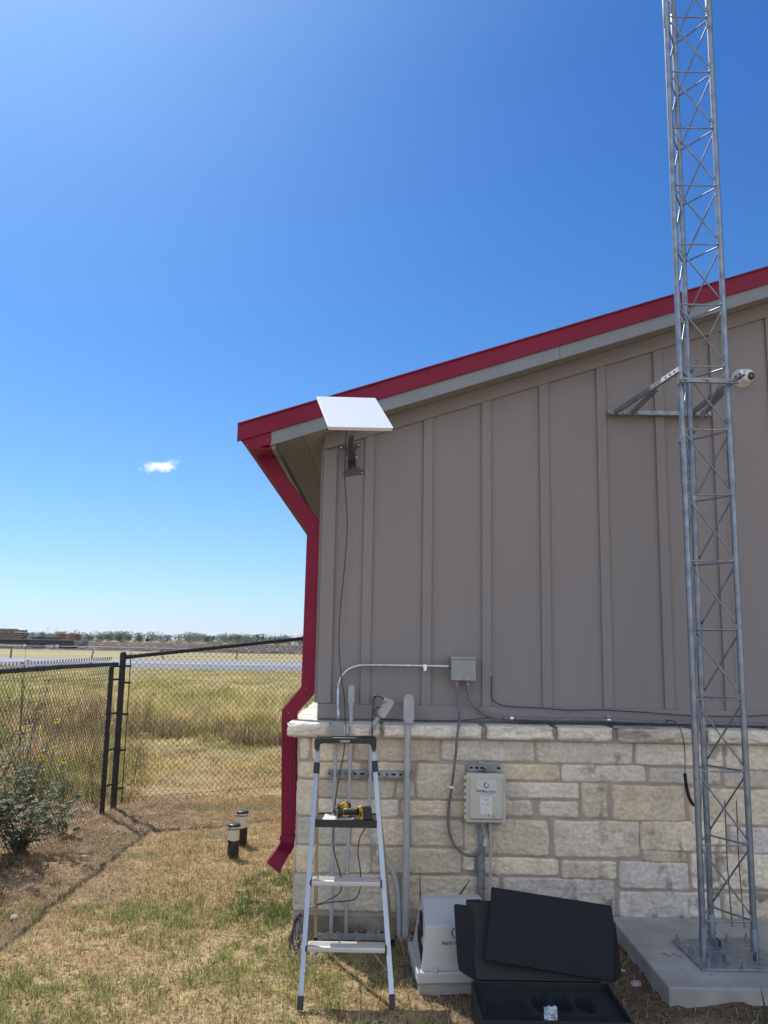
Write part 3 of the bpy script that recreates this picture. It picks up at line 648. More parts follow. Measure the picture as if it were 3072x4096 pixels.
# ------------------------------------------------------------------ satellite dish
DISH = thing('satellite_dish', 'flat white rectangular satellite dish on a curved grey arm below the eave', 'satellite dish', (-.22, 5.7, 3.05))
TL, TR_, BR, BL = Vector((-.442, 5.067, 3.347)), Vector((-.068, 5.144, 3.366)), Vector((.049, 4.661, 3.041)), Vector((-.326, 4.583, 3.022))
nD = (TR_-TL).cross(BL-TL).normalized()
if nD.z < 0: nD = -nD
def plate(cs, z0, z1, ins=0, r=.014, n=5):
    c = sum(cs, Vector())/4; u = ((cs[1]-cs[0])).normalized(); v_ = ((cs[0]-cs[3])).normalized(); w2 = (cs[1]-cs[0]).length/2-ins; h2 = (cs[0]-cs[3]).length/2-ins; P = []
    for sx_, sy_, a0 in ((1, 1, 0), (-1, 1, 90), (-1, -1, 180), (1, -1, 270)):
        for k in range(n+1): a = R(a0+90*k/n); P.append(c+u*(sx_*(w2-r)+r*math.cos(a))+v_*(sy_*(h2-r)+r*math.sin(a)))
    return [p+nD*z0 for p in P], nD*(z1-z0)
b = MB(); P, o_ = plate([TL, TR_, BR, BL], -.003, 0, ins=.0005); b.prism(P, o_); b.build('face_panel', mat('dish_white', (.80, .81, .84), rough=.25, scale=3, coat=.3), DISH, bevel=.0008)
b = MB(); P, o_ = plate([TL, TR_, BR, BL], -.022, -.0032, ins=.003); b.prism(P, o_); b.build('housing', mat('dish_back', (.62, .63, .64), rough=.4), DISH, bevel=.004)
cD = (TL+TR_+BR+BL)/4
pj = lambda X, Y, Yp: onY(1240+X/4.608, 1700+Y/4.608, Yp)
base_c = pj(770, 640, WALL); hub = Vector((base_c.x+.0, WALL-.06, pj(770, 640, WALL-.06).z))
b = MB(); w_ = Vector((0, -.004, 0)); Yb = WALL-.0005
ext = [pj(522, 378, Yb), pj(640, 378, Yb), pj(700, 420, Yb), pj(820, 350, Yb), pj(930, 332, Yb), pj(932, 400, Yb), pj(822, 470, Yb), pj(850, 760, Yb), pj(995, 845, Yb), pj(998, 905, Yb), pj(600, 955, Yb), pj(602, 880, Yb), pj(705, 800, Yb), pj(690, 470, Yb), pj(640, 470, Yb), pj(525, 440, Yb)]
b.prism(ext, w_)
mg = mat('mount_grey', (.085, .095, .11), (.07, .078, .09), rough=.45, metal=.3, scale=20)
b.beam(pj(700, 430, Yb)+Vector((0, -.03, 0)), pj(712, 800, Yb)+Vector((0, -.015, 0)), .06, .006, (1, 0, 0)); b.beam(pj(825, 430, Yb)+Vector((0, -.03, 0)), pj(850, 790, Yb)+Vector((0, -.015, 0)), .06, .006, (1, 0, 0))
b.build('wall_plate', mg, DISH, bevel=.001)
for X, Y in ((575, 415), (897, 375), (632, 918), (965, 880)):
    p = pj(X, Y, Yb-.004); b = MB(); b.lathe(p, [(.009, 0), (.009, .003), (.0055, .0035), (.0055, .009)], 6, (0, -1, 0)); b.build('screw', screwm, DISH)
for X, Y in ((677, 600), (678, 628), (846, 587), (846, 615)):
    p = pj(X, Y, Yb-.05); b = MB(); b.lathe(p, [(.005, 0), (.005, .012)], 8, (1 if X > 750 else -1, 0, 0)); b.build('bolt', screwm, DISH)
arm0 = pj(765, 650, WALL-.035); m1 = pj(745, 480, 5.56); m2 = pj(752, 300, 5.40); m3 = pj(770, 150, 5.22)
joint = cD-nD*.045
b = MB(); b.tube(smooth_path([arm0, m1, m2, m3, m3.lerp(joint, .55), joint], 7), .0185, 16); b.build('arm', mg, DISH)
b = MB(); jn = (joint-m3).normalized(); b.tube([m3, m3+jn*.12], .021, 16); b.lathe(m3+jn*.06+Vector((.02, 0, 0)), [(.006, 0), (.006, .014)], 6, (1, 0, 0)); b.build('clamp_sleeve', galvd, DISH)
b = MB(); b.lathe(joint-nD*.005, [(.034, 0), (.034, .02), (.05, .028)], 20, nD); b.build('hub', mg, DISH)
# ------------------------------------------------------------------ electrical work on the wall
PY = 5.545   # centre plane of the pipes clamped to the strut
z4 = lambda X, Y, Yp: onY(1100+X/2.0738, 2550+Y/2.0738, Yp)
z5p = lambda X, Y, Yp: onY(*z5(X, Y), Yp)
z7 = lambda X, Y, Yp: onY(1200+X/3.687, 3000+Y/3.687, Yp)
z8 = lambda X, Y, Yp: onY(1700+X/2.37, 2600+Y/2.37, Yp)
z16 = lambda X, Y, Yp: onY(1600+X/1.508, 3000+Y/1.508, Yp)
st = thing('strut_channel', 'slotted steel strut channel across the stone behind the ladder, holding four grey pipes', 'strut channel', (0, 5.56, .9))
a = z5p(340, 822, 5.568); c = z5p(1050, 845, 5.568); zc = (a.z+c.z)/2; hs = .0205
def strut(x0, x1, zc, y0, y1, slots, parent, m_=galvd, name='channel'):
    b = MB(); b.mm((x0, y0, zc-hs), (x1, y0+.003, zc+hs)); b.mm((x0, y0+.003, zc+hs-.003), (x1, y1, zc+hs)); b.mm((x0, y0+.003, zc-hs), (x1, y1, zc-hs+.003))
    for x, w2 in slots:
        P = [(x+w2*s_+.0065*math.cos(t), y0-.0008, zc+.0065*math.sin(t)) for s_, ts in ((1, np.linspace(-1.57, 1.57, 7)), (-1, np.linspace(1.57, 4.71, 7))) for t in ts]
        b.prism(P, (0, .0012, 0), mi=1)
    return b.build(name, [m_, darkhole], parent)
strut(a.x, c.x, zc, 5.562, 5.60, [(a.x+.02+k*.0508, .0085) for k in range(11)], st)
pxy = [z5p(400, 822, PY).x, z5p(524, 822, PY).x, z5p(697, 822, PY).x, z5p(1008, 840, PY).x]
for x, r_ in zip(pxy, (.0135, .0135, .0135, .0215)):
    b = MB()
    for s_ in (-1, 1): b.mm((x+s_*(r_+.003)-.003, 5.535-r_*.6, zc-.018), (x+s_*(r_+.003)+.003, 5.561, zc+.018)); b.mm((x+s_*(r_+.008)-.005, 5.552, zc-.018), (x+s_*(r_+.008)+.005, 5.561, zc+.018))
    b.lathe((x-.03, 5.54-r_*.2, zc), [(.003, 0), (.003, .06)], 6, (1, 0, 0)); b.build('pipe_clamp', galv, st)
b = MB(); p = z7(1243, 358, 5.56); b.lathe(p, [(.0095, 0), (.0095, .003)], 16, (0, -1, 0)); b.lathe(p+Vector((0, -.003, 0)), [(.0045, 0), (.0045, .001)], 12, (0, -1, 0), mi=1); b.build('washer', [screwm, darkhole], st)
def pipe(name, label, pts, r, extra=None, m_=pvc, n=14, cat='pipe', grp=None):
    t = thing(name, label, cat, tuple(pts[-1]), grp); b = MB(); b.tube(pts, r, n); b.build('tube', m_, t); return t
def coupling(parent, p, r, h=.035, axis=(0, 0, 1), m_=pvc):
    b = MB(); b.lathe(p, [(r+.0005, 0), (r+.0035, .002), (r+.0035, h-.002), (r+.0005, h)], 16, axis); b.build('coupling', m_, parent)
G4 = 'grey pipes clamped to the strut channel'
# small box with the bent metal conduit on top
zt = z4(520, 700, 5.49).z; x0 = z4(448, 760, 5.49).x; x1 = z4(590, 760, 5.49).x; zb = z5p(415, 572, 5.49).z-.008
sb = thing('weatherproof_box', 'small grey outlet box on the stone, under the bent steel conduit behind the ladder top', 'electrical box', ((x0+x1)/2, 5.54, zb))
b = MB(); b.mm((x0, 5.50, zb), (x1, 5.575, zt)); b.build('body', boxgrey, sb, bevel=.006, seg=3)
b = MB(); b.mm((x0-.002, 5.488, zb-.002), (x1+.002, 5.4995, zt+.002)); b.build('cover', boxgrey, sb, bevel=.005, seg=3)
for x in (x0+.008, x1-.008): b = MB(); b.lathe((x, 5.488, zt-.010), [(.004, 0), (.003, .0015)], 10, (0, -1, 0)); b.build('screw', blackp, sb)
xm = z4(526, 600, 5.60).x; YE = 5.668
e_ = [(xm, 5.555, zt+.002), (xm, 5.575, 1.355), (xm, YE, 1.46)]
e_ = [(xm, 5.60, zt-.004), (xm, 5.60, zt+.05), z4(523, 560, 5.63), z4(524, 450, YE), z4(530, 385, YE), z4(550, 330, YE), z4(588, 283, YE), z4(640, 250, YE), z4(700, 233, YE), z4(780, 229, YE), z4(1000, 231, YE), z4(1240, 235, YE), z4(1455, 240, YE)]
em = thing('steel_conduit', 'shiny bent steel conduit from the small outlet box up and across to the junction box', 'conduit', e_[0])
b = MB(); b.tube(smooth_path(e_, 5), .0112, 14); b.build('tube', mat('emt_steel', (.60, .63, .66), (.45, .48, .52), rough=.28, metal=.9, scale=15), em)
b = MB(); p = z4(1241, 236, WALL-.019); b.mm((p.x-.012, 5.64, p.z-.014), (p.x+.012, 5.643, p.z+.012)); b.mm((p.x-.010, 5.643, p.z-.028), (p.x+.010, 5.712, p.z-.012)); b.mm((p.x-.009, 5.707, p.z-.034), (p.x+.009, 5.711, p.z-.008))
b.lathe((p.x, 5.7065, p.z-.021), [(.004, 0), (.003, .003)], 8, (0, -1, 0)); b.build('strap', screwm, em)
coupling(em, (xm, 5.60, zt-.002), .0115, .026, m_=galvd); pe = z4(1433, 240, YE); coupling(em, pe, .0115, .022, (1, 0, 0), m_=galvd)
pt = z5p(410, 580, PY); pbz = 0.0
pipe('conduit_pipe', 'thin grey pipe dropping from the small outlet box, leftmost on the strut channel', [(pxy[0], PY+.0, zb-.002), (pxy[0], PY, -.03)], .0128, grp=G4)
def LB(parent, c, ax, r, L_, w2, face=Vector((0, -1, 0)), m_=pvc):
    """conduit elbow body: a round-ended box with a cover plate and two screws"""
    ax = Vector(ax).normalized(); sd = ax.cross(face).normalized(); n = 10; P = []
    for s_, a0 in ((1, 0), (-1, 180)):
        for k in range(n+1): t = R(a0+180*k/n); P.append(ax*(s_*(L_/2-w2)+w2*math.sin(t)*1)+sd*(w2*math.cos(t)))
    c = Vector(c); b = MB(); b.prism([c+p*.93 for p in P], -face*(w2*1.9)); b.build('elbow_body', m_, parent, bevel=.002)
    b = MB(); b.prism([c+p+face*.0005 for p in P], face*.005); b.build('cover', m_, parent, bevel=.0015)
    for s_ in (-1, 1): b = MB(); b.lathe(c+ax*(s_*(L_/2-w2*.45))+face*.0055, [(.0032, 0), (.0025, .0015)], 8, face); b.build('screw', galvd, parent)
p2 = pipe('conduit_pipe', 'grey pipe with a slim elbow fitting reaching onto the siding, second on the strut channel', smooth_path([(pxy[1], PY+.035, z4(630, 575, 5.60).z+.03), (pxy[1], PY+.03, 1.38), (pxy[1], PY+.02, 1.30), (pxy[1], PY, 1.16), (pxy[1], PY, .6), (pxy[1], PY, -.03)], 4), .0128, grp=G4)
l_ = z4(633, 484, 5.60); LB(p2, (l_.x, 5.60, l_.z), (0, 0, 1), .013, .142, .0205)
b = MB(); b.lathe((l_.x, 5.615, l_.z+.02), [(.013, 0), (.013, .115)], 14, (0, 1, 0)); b.build('nipple', pvc, p2)
coupling(p2, (pxy[1], PY+.02, 1.215), .0135, .04); coupling(p2, (l_.x, 5.575, z4(630, 580, 5.6).z-.012), .0128, .018)
x3 = pxy[2]
p3pts = [z4(860, 665, 5.50), z4(820, 725, 5.51), z4(800, 770, 5.53), (x3, PY, z4(793, 815, PY).z), (x3, PY, .95), (x3, PY, z5p(697, 1290, PY).z), z5p(715, 1395, PY), z5p(760, 1490, PY), z5p(845, 1590, PY), z5p(895, 1680, PY), z5p(925, 1800, PY), z5p(937, 1960, PY), z5p(939, 2120, PY), z5p(937, 2260, PY)]
p3 = pipe('conduit_pipe', 'grey pipe bent right at its foot, with a tilted loose elbow fitting on top', smooth_path(p3pts, 6), .0138, grp=G4)
lc = z4(925, 590, 5.49); lax = (z4(965, 520, 5.49)-z4(880, 655, 5.49)).normalized(); LB(p3, lc, lax, .014, .132, .0235, Vector((.35, -.9, -.1)).normalized(), m_=mat('pale_pvc', (.50, .51, .52), (.42, .43, .44), rough=.45, scale=8))
b = MB(); e1 = z4(945, 530, 5.50); b.lathe(e1, [(.014, 0), (.014, .02), (.018, .021), (.018, .034)], 16, (z4(900, 512, 5.50)-e1)+Vector((0, 0, .0))); b.build('hub', MATS['pale_pvc'], p3)
coupling(p3, z4(818, 728, 5.51), .014, .03, tuple(lax))
p4 = pipe('conduit_pipe', 'thickest grey pipe with a tall round-ended elbow cover, rightmost on the strut channel', [(pxy[3], PY-.005, z4(1100, 725, 5.53).z), (pxy[3], PY-.005, -.03)], .0215, n=20, grp=G4)
l_ = z4(1110, 592, 5.515); LB(p4, (l_.x, 5.515, l_.z), (0, 0, 1), .021, z4(1110, 470, 5.515).z-z4(1110, 714, 5.515).z, .034)
b = MB(); b.lathe((l_.x-.006, 5.54, l_.z+.03), [(.0215, 0), (.0215, .185)], 20, (0, 1, 0)); b.build('nipple', pvc, p4); coupling(p4, (pxy[3], PY-.005, l_.z-.085), .0215, .03)
# wall opening with the loose black lead
wo = thing('wall_outlet', 'open round wall penetration with a white rim in the siding above the tilted elbow', 'wall fitting', tuple(z4(828, 490, WALL)))
p = z4(828, 492, WALL); b = MB(); b.lathe(p, [(.0125, 0), (.0125, .012), (.009, .012)], 20, (0, -1, 0)); b.build('rim', offwhite, wo); b = MB(); b.lathe(p+Vector((0, -.0122, 0)), [(.009, 0), (.0088, .0006)], 20, (0, -1, 0)); b.build('opening', darkhole, wo)
b = MB(); b.tube(smooth_path([p+Vector((0, .01, 0)), p+Vector((.0, -.03, .003)), z4(840, 487, 5.66), z4(870, 492, 5.58), z4(900, 512, 5.52), z4(915, 520, 5.50)], 5), .0042, 8); 
tag(b.build('power_cable', cablem), 'short black cable from the wall opening into the tilted elbow fitting', 'cable')
b = MB(); b.tube(smooth_path([p+Vector((.0, .01, -.002)), p+Vector((-.002, -.02, -.003)), z4(818, 520, 5.69), z4(813, 600, 5.66), z4(808, 680, 5.52), z4(806, 780, 5.50), z4(806, 850, 5.50)], 5), .0042, 8)
tag(b.build('power_cable', cablem), 'black cable hanging straight down from the wall opening behind the ladder top', 'cable')
b = MB(); b.tube(smooth_path([z4(880, 583, 5.66), z4(855, 578, 5.68), z4(832, 592, 5.69), z4(826, 620, 5.69), z4(838, 648, 5.68), z4(880, 674, 5.62), z4(960, 677, 5.60), z4(1060, 685, 5.60), z4(1150, 691, 5.60), z4(1300, 693, 5.60), z8(0, 670, 5.60), z8(150, 672, 5.60), z8(340, 666, 5.60), z8(500, 654, 5.62), z8(600, 642, 5.66), z8(700, 640, 5.68), z8(900, 668, 5.66), z8(1250, 688, 5.66), z8(1700, 690, 5.66), onY(2640, 2895, 5.66), onY(3200, 2905, 5.66)], 5), .0034, 8)
tag(b.build('signal_cable', cablem), 'thin black cable lying along the stone ledge at the foot of the siding', 'cable')
# junction box
ja = z8(248, 62, 5.62); jc = z8(481, 291, 5.62); jx0, jx1, jz0, jz1 = ja.x, jc.x, jc.z, ja.z
jb = thing('junction_box', 'square grey electrical box on the siding with two conduits leaving its bottom', 'electrical box', ((jx0+jx1)/2, WALL, jz0))
b = MB(); b.mm((jx0+.003, 5.622, jz0+.002), (jx1-.003, WALL, jz1-.004)); b.build('body', boxgrey, jb, bevel=.002)
b = MB(); b.mm((jx0, 5.617, jz0), (jx1, 5.6215, jz1-.016)); b.mm((jx0-.002, 5.610, jz1-.0158), (jx1+.002, WALL-.001, jz1)); b.build('cover', boxgrey, jb, bevel=.0015)
for X in (321, 410): p = z8(X, 273, 5.617); b = MB(); b.lathe(p, [(.005, 0), (.004, .003), (.0015, .0032)], 10, (0, -1, 0)); b.build('screw', screwm, jb)
YC = 5.665
for X, lab, path, r in ((300, 'dark grey flexible conduit looping down from the square box to beside the control box', [z8(301, 305, YC), z8(304, 350, YC), z8(315, 480, 5.66), z8(324, 600, 5.62), z8(322, 700, 5.52), z8(308, 800, 5.50), z8(290, 1000, 5.52), z8(262, 1230, 5.55), z8(237, 1400, 5.56), z16(295, 330, 5.56), z16(291, 440, 5.56), z16(308, 530, 5.56), z16(350, 600, 5.55), z16(410, 637, 5.53), z16(462, 632, 5.51), z16(500, 600, 5.50), z16(513, 565, 5.50)], .0088),
                        (408, 'grey flexible conduit curving from the square box and running right along the ledge', [z8(406, 305, YC), z8(408, 360, YC), z8(420, 430, YC), z8(452, 505, YC), z8(505, 560, YC), z8(590, 612, YC), z8(690, 638, YC), z8(850, 647, YC), z8(1100, 657, YC), z8(1290, 662, YC), z8(1659, 664, YC), onY(2600, 2888, YC), onY(2850, 2894, YC), onY(3072, 2900, YC), onY(3500, 2908, YC)], .0118)):
    t = thing('flexible_conduit', lab, 'conduit', tuple(path[0]), 'flexible conduits from the square box'); b = MB(); b.tube(smooth_path(path, 6), r, 12); b.build('tube', pvcd, t)
    p = path[0]; b = MB(); b.lathe((p.x, p.y, jz0-.034), [(r+.002, 0), (r+.003, .01), (r+.003, .022), (r+.006, .024), (r+.006, .034)], 14); b.build('connector', boxgrey, t)
    if X == 300:
        for Xc, Yc in ((310, 765), (252, 1298)):
            p = z8(Xc, Yc, 5.515); b = MB(); b.mm((p.x-.012, p.y-.011, p.z-.008), (p.x+.011, p.y-.0095, p.z+.008)); b.mm((p.x-.030, p.y+.012, p.z-.005), (p.x-.010, p.y+.014, p.z+.009)); b.mm((p.x-.012, p.y-.010, p.z-.008), (p.x-.0105, p.y+.013, p.z+.008)); b.lathe((p.x-.023, p.y+.012, p.z+.002), [(.0035, 0), (.003, .002)], 8, (0, -1, 0), mi=1); b.build('strap', [screwm, blackp], t)
        b = MB(); e_ = path[-1]; b.tube([e_+Vector((-.004, 0, -.012)), e_+Vector((.0, 0, .0)), e_+Vector((.002, 0, .03))], [.0115, .0125, .009], 12); b.build('end_fitting', offwhite, t)
    else:
        for Xc in (822, 1740): p = z8(Xc, 648, YC); b = MB(); b.lathe((p.x-.011, YC, z8(Xc, 647 if Xc < 900 else 664, YC).z), [(.0135, 0), (.0135, .022)], 16, (1, 0, 0)); b.mm((p.x-.009, YC, p.z+.012), (p.x+.009, WALL-.023, p.z+.015)); b.build('strap', screwm, t)
        for Xc in (737, 1288): p = z8(Xc, 645 if Xc < 900 else 662, YC); b = MB(); b.lathe((p.x-.002, YC, p.z), [(.0132, 0), (.0132, .004)], 14, (1, 0, 0)); b.build('cable_tie', blackp, t)
# black cable leaving a hole in the siding
b = MB(); b.tube(smooth_path([z8(635, 222, WALL+.02), z8(634, 226, 5.708), z8(632, 262, 5.700), z8(631, 350, 5.70), z8(632, 430, 5.70), z8(648, 478, 5.70), z8(720, 520, 5.695), z8(850, 540, 5.69), z8(1000, 546, 5.69), z8(1170, 556, 5.685), z8(1400, 572, 5.69), z8(1659, 567, 5.69), onY(2600, 2851, 5.69), onY(2760, 2862, 5.69), onY(2960, 2866, 5.69), onY(3090, 2860, 5.69), onY(3500, 2850, 5.69)], 5), .0036, 8)
tag(b.build('signal_cable', cablem), 'thin black cable dropping from a caulked hole, running right above the grey conduit', 'cable')
b = MB(); p = z8(630, 232, WALL-.0195); b.lathe(p, [(.011, 0), (.009, .002)], 9, (0, -1, 0)); tag(b.build('caulk_patch', offwhite), 'ragged white caulk patch round the cable hole beside a batten', 'caulk patch')
# drop lead with foam sleeve at the tower
q8 = lambda X, Y, Yp: onY(2600+X/3.515, 2750+Y/3.515, Yp)
dl = thing('drop_cable', 'thin black cable arching off the ledge into a thick black foam sleeve behind the tower', 'cable', tuple(q8(240, 470, 5.6)))
b = MB(); b.tube(smooth_path([q8(236, 500, 5.66), q8(238, 462, 5.62), q8(300, 466, 5.56), q8(370, 500, 5.50), q8(425, 585, 5.48), q8(462, 710, 5.48), q8(486, 870, 5.48), q8(493, 1050, 5.46), q8(493, 1230, 5.44)], 6), .0032, 8); b.build('lead', cablem, dl)
b = MB(); b.tube(smooth_path([q8(491, 1210, 5.44), q8(505, 1350, 5.42), q8(532, 1490, 5.38), q8(570, 1590, 5.33), q8(612, 1645, 5.28), q8(650, 1630, 5.22), q8(675, 1560, 5.18)], 6), .0105, 12); b.build('foam_sleeve', mat('black_foam', (.012, .013, .017), rough=.95), dl)
# ------------------------------------------------------------------ control box
cbx = thing('control_box', 'beige control box on the stone with a printed label and dark red lamp on top', 'control box', (1.0, 5.55, .9))
zc_ = lambda X, Y, Yp: onY(1820+X/6.381, 3040+Y/6.381, Yp)
YF = 5.445; a = zc_(293, 345, YF); c = zc_(1298, 1600, YF); bx0, bx1, bz1, bz0 = a.x, c.x, zc_(790, 350, YF).z, zc_(790, 1605, YF).z
b = MB(); b.mm((bx0+.006, YF+.026, bz0+.006), (bx1-.006, 5.56, bz1-.006)); b.build('body', beige, cbx, bevel=.006, seg=3)
b = MB(); b.mm((bx0, YF+.004, bz0), (bx1, YF+.025, bz1)); lid = b.build('door', beige, cbx, bevel=.006, seg=3)
dx0, dx1, dz1, dz0 = bx0+.013, bx1-.013, bz1-.010, bz0+.016
b = MB(); n = 6
def rr(x0, x1, z0, z1, r, y): return [(cx+r*math.cos(R(a0+90*k/n)), y, cz+r*math.sin(R(a0+90*k/n))) for cx, cz, a0 in ((x1-r, z1-r, 0), (x0+r, z1-r, 90), (x0+r, z0+r, 180), (x1-r, z0+r, 270)) for k in range(n+1)]
o1 = rr(dx0, dx1, dz0, dz1, .014, YF+.004); o2 = rr(dx0+.012, dx1-.012, dz0+.012, dz1-.014, .01, YF-.010); N_ = len(o1)
b.add(o1+o2, [(k, (k+1) % N_, N_+(k+1) % N_, N_+k) for k in range(N_)]+[tuple(range(N_, 2*N_))]); b.build('door_panel', beige, lid)
for Y in (395, 565, 735, 900, 1070, 1240, 1405):
    p = zc_(250, Y+45, YF+.02); b = MB(); b.mm((bx0-.011, YF+.010, p.z-.011), (bx0-.0005, YF+.032, p.z+.011)); b.mm((bx0-.0125, YF+.012, p.z+.003), (bx0-.011, YF+.030, p.z+.010)); b.build('hinge', offwhite, cbx, bevel=.001)
for Y in (740, 1245): p = zc_(1305, Y, YF); b = MB(); b.mm((bx1-.001, YF+.000, p.z-.010), (bx1+.005, YF+.03, p.z+.010)); b.build('latch', offwhite, cbx, bevel=.001)
p = zc_(1325, 990, YF+.015); b = MB(); b.tube([(p.x+.007*math.cos(t), p.y, p.z+.007*math.sin(t)) for t in np.linspace(0, 6.28, 18)], .0022, 6); b.build('hasp', offwhite, cbx)
# mounting struts and lamp
zs = zc_(760, 205, 5.53).z; xs0 = zc_(338, 200, 5.53).x; xs1 = zc_(1192, 200, 5.53).x
strut(xs0, xs1, zs, 5.535, 5.56, [(xs0+.02, .004), (xs0+.055, .006), (xs0+.09, .006), (xs1-.02, .006)], cbx, name='mounting_strut')
zs = zc_(760, 1628, 5.53).z; strut(xs0+.002, xs1+.002, zs+.012, 5.535, 5.56, [], cbx, name='mounting_strut')
lp = zc_(770, 300, 5.50); b = MB(); b.lathe((lp.x, 5.50, bz1-.008), [(.0135, 0), (.0125, .012), (.011, .026), (.0085, .031), (.003, .033)], 20); b.build('lamp_dome', mat('dark_red_lens', (.16, .008, .02), rough=.3, coat=.5), cbx)
# label plate, writing and emblem
lab = bpy.data.materials.new('label_white'); lab = mat('label_paper', (.60, .61, .60), (.38, .39, .39), rough=.6, scale=120, mix=(.45, .75))
YL = YF-.0102; f_ = lambda X, Y: zc_(X, Y, YL)
la = f_(555, 492); lc_ = f_(1062, 942); lx0, lx1, lz1, lz0 = la.x, lc_.x, f_(800, 500).z, f_(800, 935).z
b = MB(); b.mm((lx0, YL-.0006, lz0), (lx1, YL+.0002, lz1)); lb_ = b.build('label', lab, cbx)
W = lx1-lx0; H = lz1-lz0; px = lambda u: lx0+u*W; pz = lambda v: lz1-v*H; YT = YL-.0011
text_obj('lettering', 'Aeris', .0265, (px(.175), YT, pz(.665)), FACE, ink, lb_, bold=.0003, sx=.85)
text_obj('lettering', 'Aerobics', .0265, (px(.655), YT, pz(.695)), FACE, blueink, lb_, bold=.0003, sx=.88)
def crescent(b, cx, cz, r, y, t0, t1, wmax, mi):
    n = 22; P = []; Q = []
    for k in range(n+1):
        t = R(t0+(t1-t0)*k/n); w2 = wmax*math.sin(math.pi*k/n)**.8; P.append((cx+r*math.cos(t), y, cz+r*math.sin(t))); Q.append((cx+(r-w2-.0004)*math.cos(t), y, cz+(r-w2-.0004)*math.sin(t)))
    b.add(P+Q, [(k, k+1, n+2+k, n+1+k) for k in range(n)], mi)
b = MB(); ec = (px(.485), pz(.33)); crescent(b, ec[0], ec[1], .0170, YT, 70, 285, .0065, 0); crescent(b, ec[0], ec[1], .0172, YT-.0001, 235, 385, .0060, 1); crescent(b, ec[0], ec[1]-.001, .0195, YT-.0001, 230, 330, .0012, 1)
for k in range(9): dx_, dz_ = random.uniform(.008, .026), random.uniform(-.002, .012); b.mm((ec[0]+dx_, YT-.0002, ec[1]+dz_), (ec[0]+dx_+.0012, YT, ec[1]+dz_+.0012), 0)
b.build('emblem', [ink, blueink], lb_)
b = MB(); b.mm((px(.03), YT, pz(.876)), (px(.90), YT+.0003, pz(.862))); b.build('fine_print', ink, lb_)
b = MB(); x = px(.04)
while x < px(.93): w_ = random.uniform(.001, .004); b.mm((x, YT, pz(.80)+random.uniform(-.0006, .0006)), (x+w_, YT+.0003, pz(.785))); x += w_+.001
b.build('fine_print', mat('faded_ink', (.3, .31, .33), rough=.6), lb_)
a = f_(648, 945); c = f_(945, 1390); b = MB(); b.mm((a.x, YL-.0004, c.z+.001), (c.x, YL+.0002, a.z)); card = b.build('log_card', mat('card_white', (.66, .70, .72), rough=.6), cbx); b = MB()
cw, ch = c.x-a.x, a.z-c.z; X_ = lambda u: a.x+u*cw; Z_ = lambda v: a.z-v*ch
for v in (.30, .38, .44, .5, .56, .62, .68, .745, .81, .88, .94): b.mm((X_(.04), YL-.0007, Z_(v)), (X_(.96), YL-.0003, Z_(v)+.0005))
b.mm((X_(.49), YL-.0007, Z_(.96)), (X_(.5), YL-.0003, Z_(.30)))
b.build('ruled_lines', mat('grey_ink', (.25, .30, .34), rough=.6), card); b = MB()
for v, u0, u1 in ((.06, .09, .92), (.13, .3, .72), (.165, .22, .78), (.20, .3, .7)):
    x = X_(u0)
    while x < X_(u1): w_ = random.uniform(.001, .003); b.mm((x, YL-.0008, Z_(v)), (x+w_, YL-.0003, Z_(v)+.0014)); x += w_+.0007
for u in (.17, .22, .29, .52, .6, .68, .76): b.tube([(X_(u)+random.uniform(-.001, .001), YL-.0008, Z_(.36+k*.035)) for k in range(4)], .0005, 4)
b.build('handwriting', ink, card)
b = MB(); t0 = f_(838, 1395); b.add([t0, f_(875, 1395), f_(862, 1448)], [(0, 1, 2)]); 
for k, w_ in enumerate((.020, .026, .022, .020, .014)):
    p = f_(945, 1393+k*26); b.mm((p.x, YL-.0004, p.z-.0006), (p.x+w_, YL+.0001, p.z+.0006))
b.build('printed_mark', ink, lid)
# vertical strut and pipes below the control box
xv0 = z16(472, 700, 5.55).x; xv1 = z16(513, 700, 5.55).x; zt = z16(493, 68, 5.55).z; b = MB()
b.mm((xv0, 5.565, 0.0), (xv1, 5.568, zt)); b.mm((xv0, 5.568, 0.0), (xv0+.004, 5.595, zt)); b.mm((xv1-.004, 5.568, 0), (xv1, 5.595, zt)); xc = (xv0+xv1)/2
z = .06
while z < zt-.02:
    P = [(xc+.0065*math.cos(t), 5.5642, z+.0085*s_+.0065*math.sin(t)) for s_, ts in ((1, np.linspace(0, 3.14, 7)), (-1, np.linspace(3.14, 6.28, 7))) for t in ts]; b.prism(P, (0, .0012, 0), mi=1); z += .0508
tag(b.build('strut_post', [galvd, mat('slot_pale', (.33, .31, .28), rough=.9)]), 'upright slotted steel strut on the stone behind and below the beige control box', 'strut post')
xp = z16(545, 500, 5.53).x; b = MB(); b.tube([(xp, 5.53, bz0+.01), (xp, 5.53, -.03)], .0095, 14); b.lathe((xp, 5.53, bz0-.055), [(.0115, 0), (.0115, .055)], 14)
tag(b.build('conduit_pipe', pvc), 'slim grey pipe rising into the underside of the beige control box', 'pipe')
b = MB(); p = z16(497, 443, 5.5); b.tube(smooth_path([p+Vector((0, 0, .01)), p, z16(508, 490, 5.5), z16(518, 530, 5.5)], 4), .0022, 6); tag(b.build('wire', offwhite), 'thin white wire from the underside of the control box to the conduit end', 'wire')
b = MB(); b.tube(smooth_path([z16(524, 445, 5.53), z16(536, 520, 5.54), z16(543, 640, 5.55), z16(541, 760, 5.55), z16(550, 880, 5.52), z16(560, 1000, 5.50)], 4), .003, 6); tag(b.build('wire', mat('blue_wire', (.02, .06, .22), rough=.5)), 'dark blue wire running down the left of the slim pipe under the control box', 'wire')
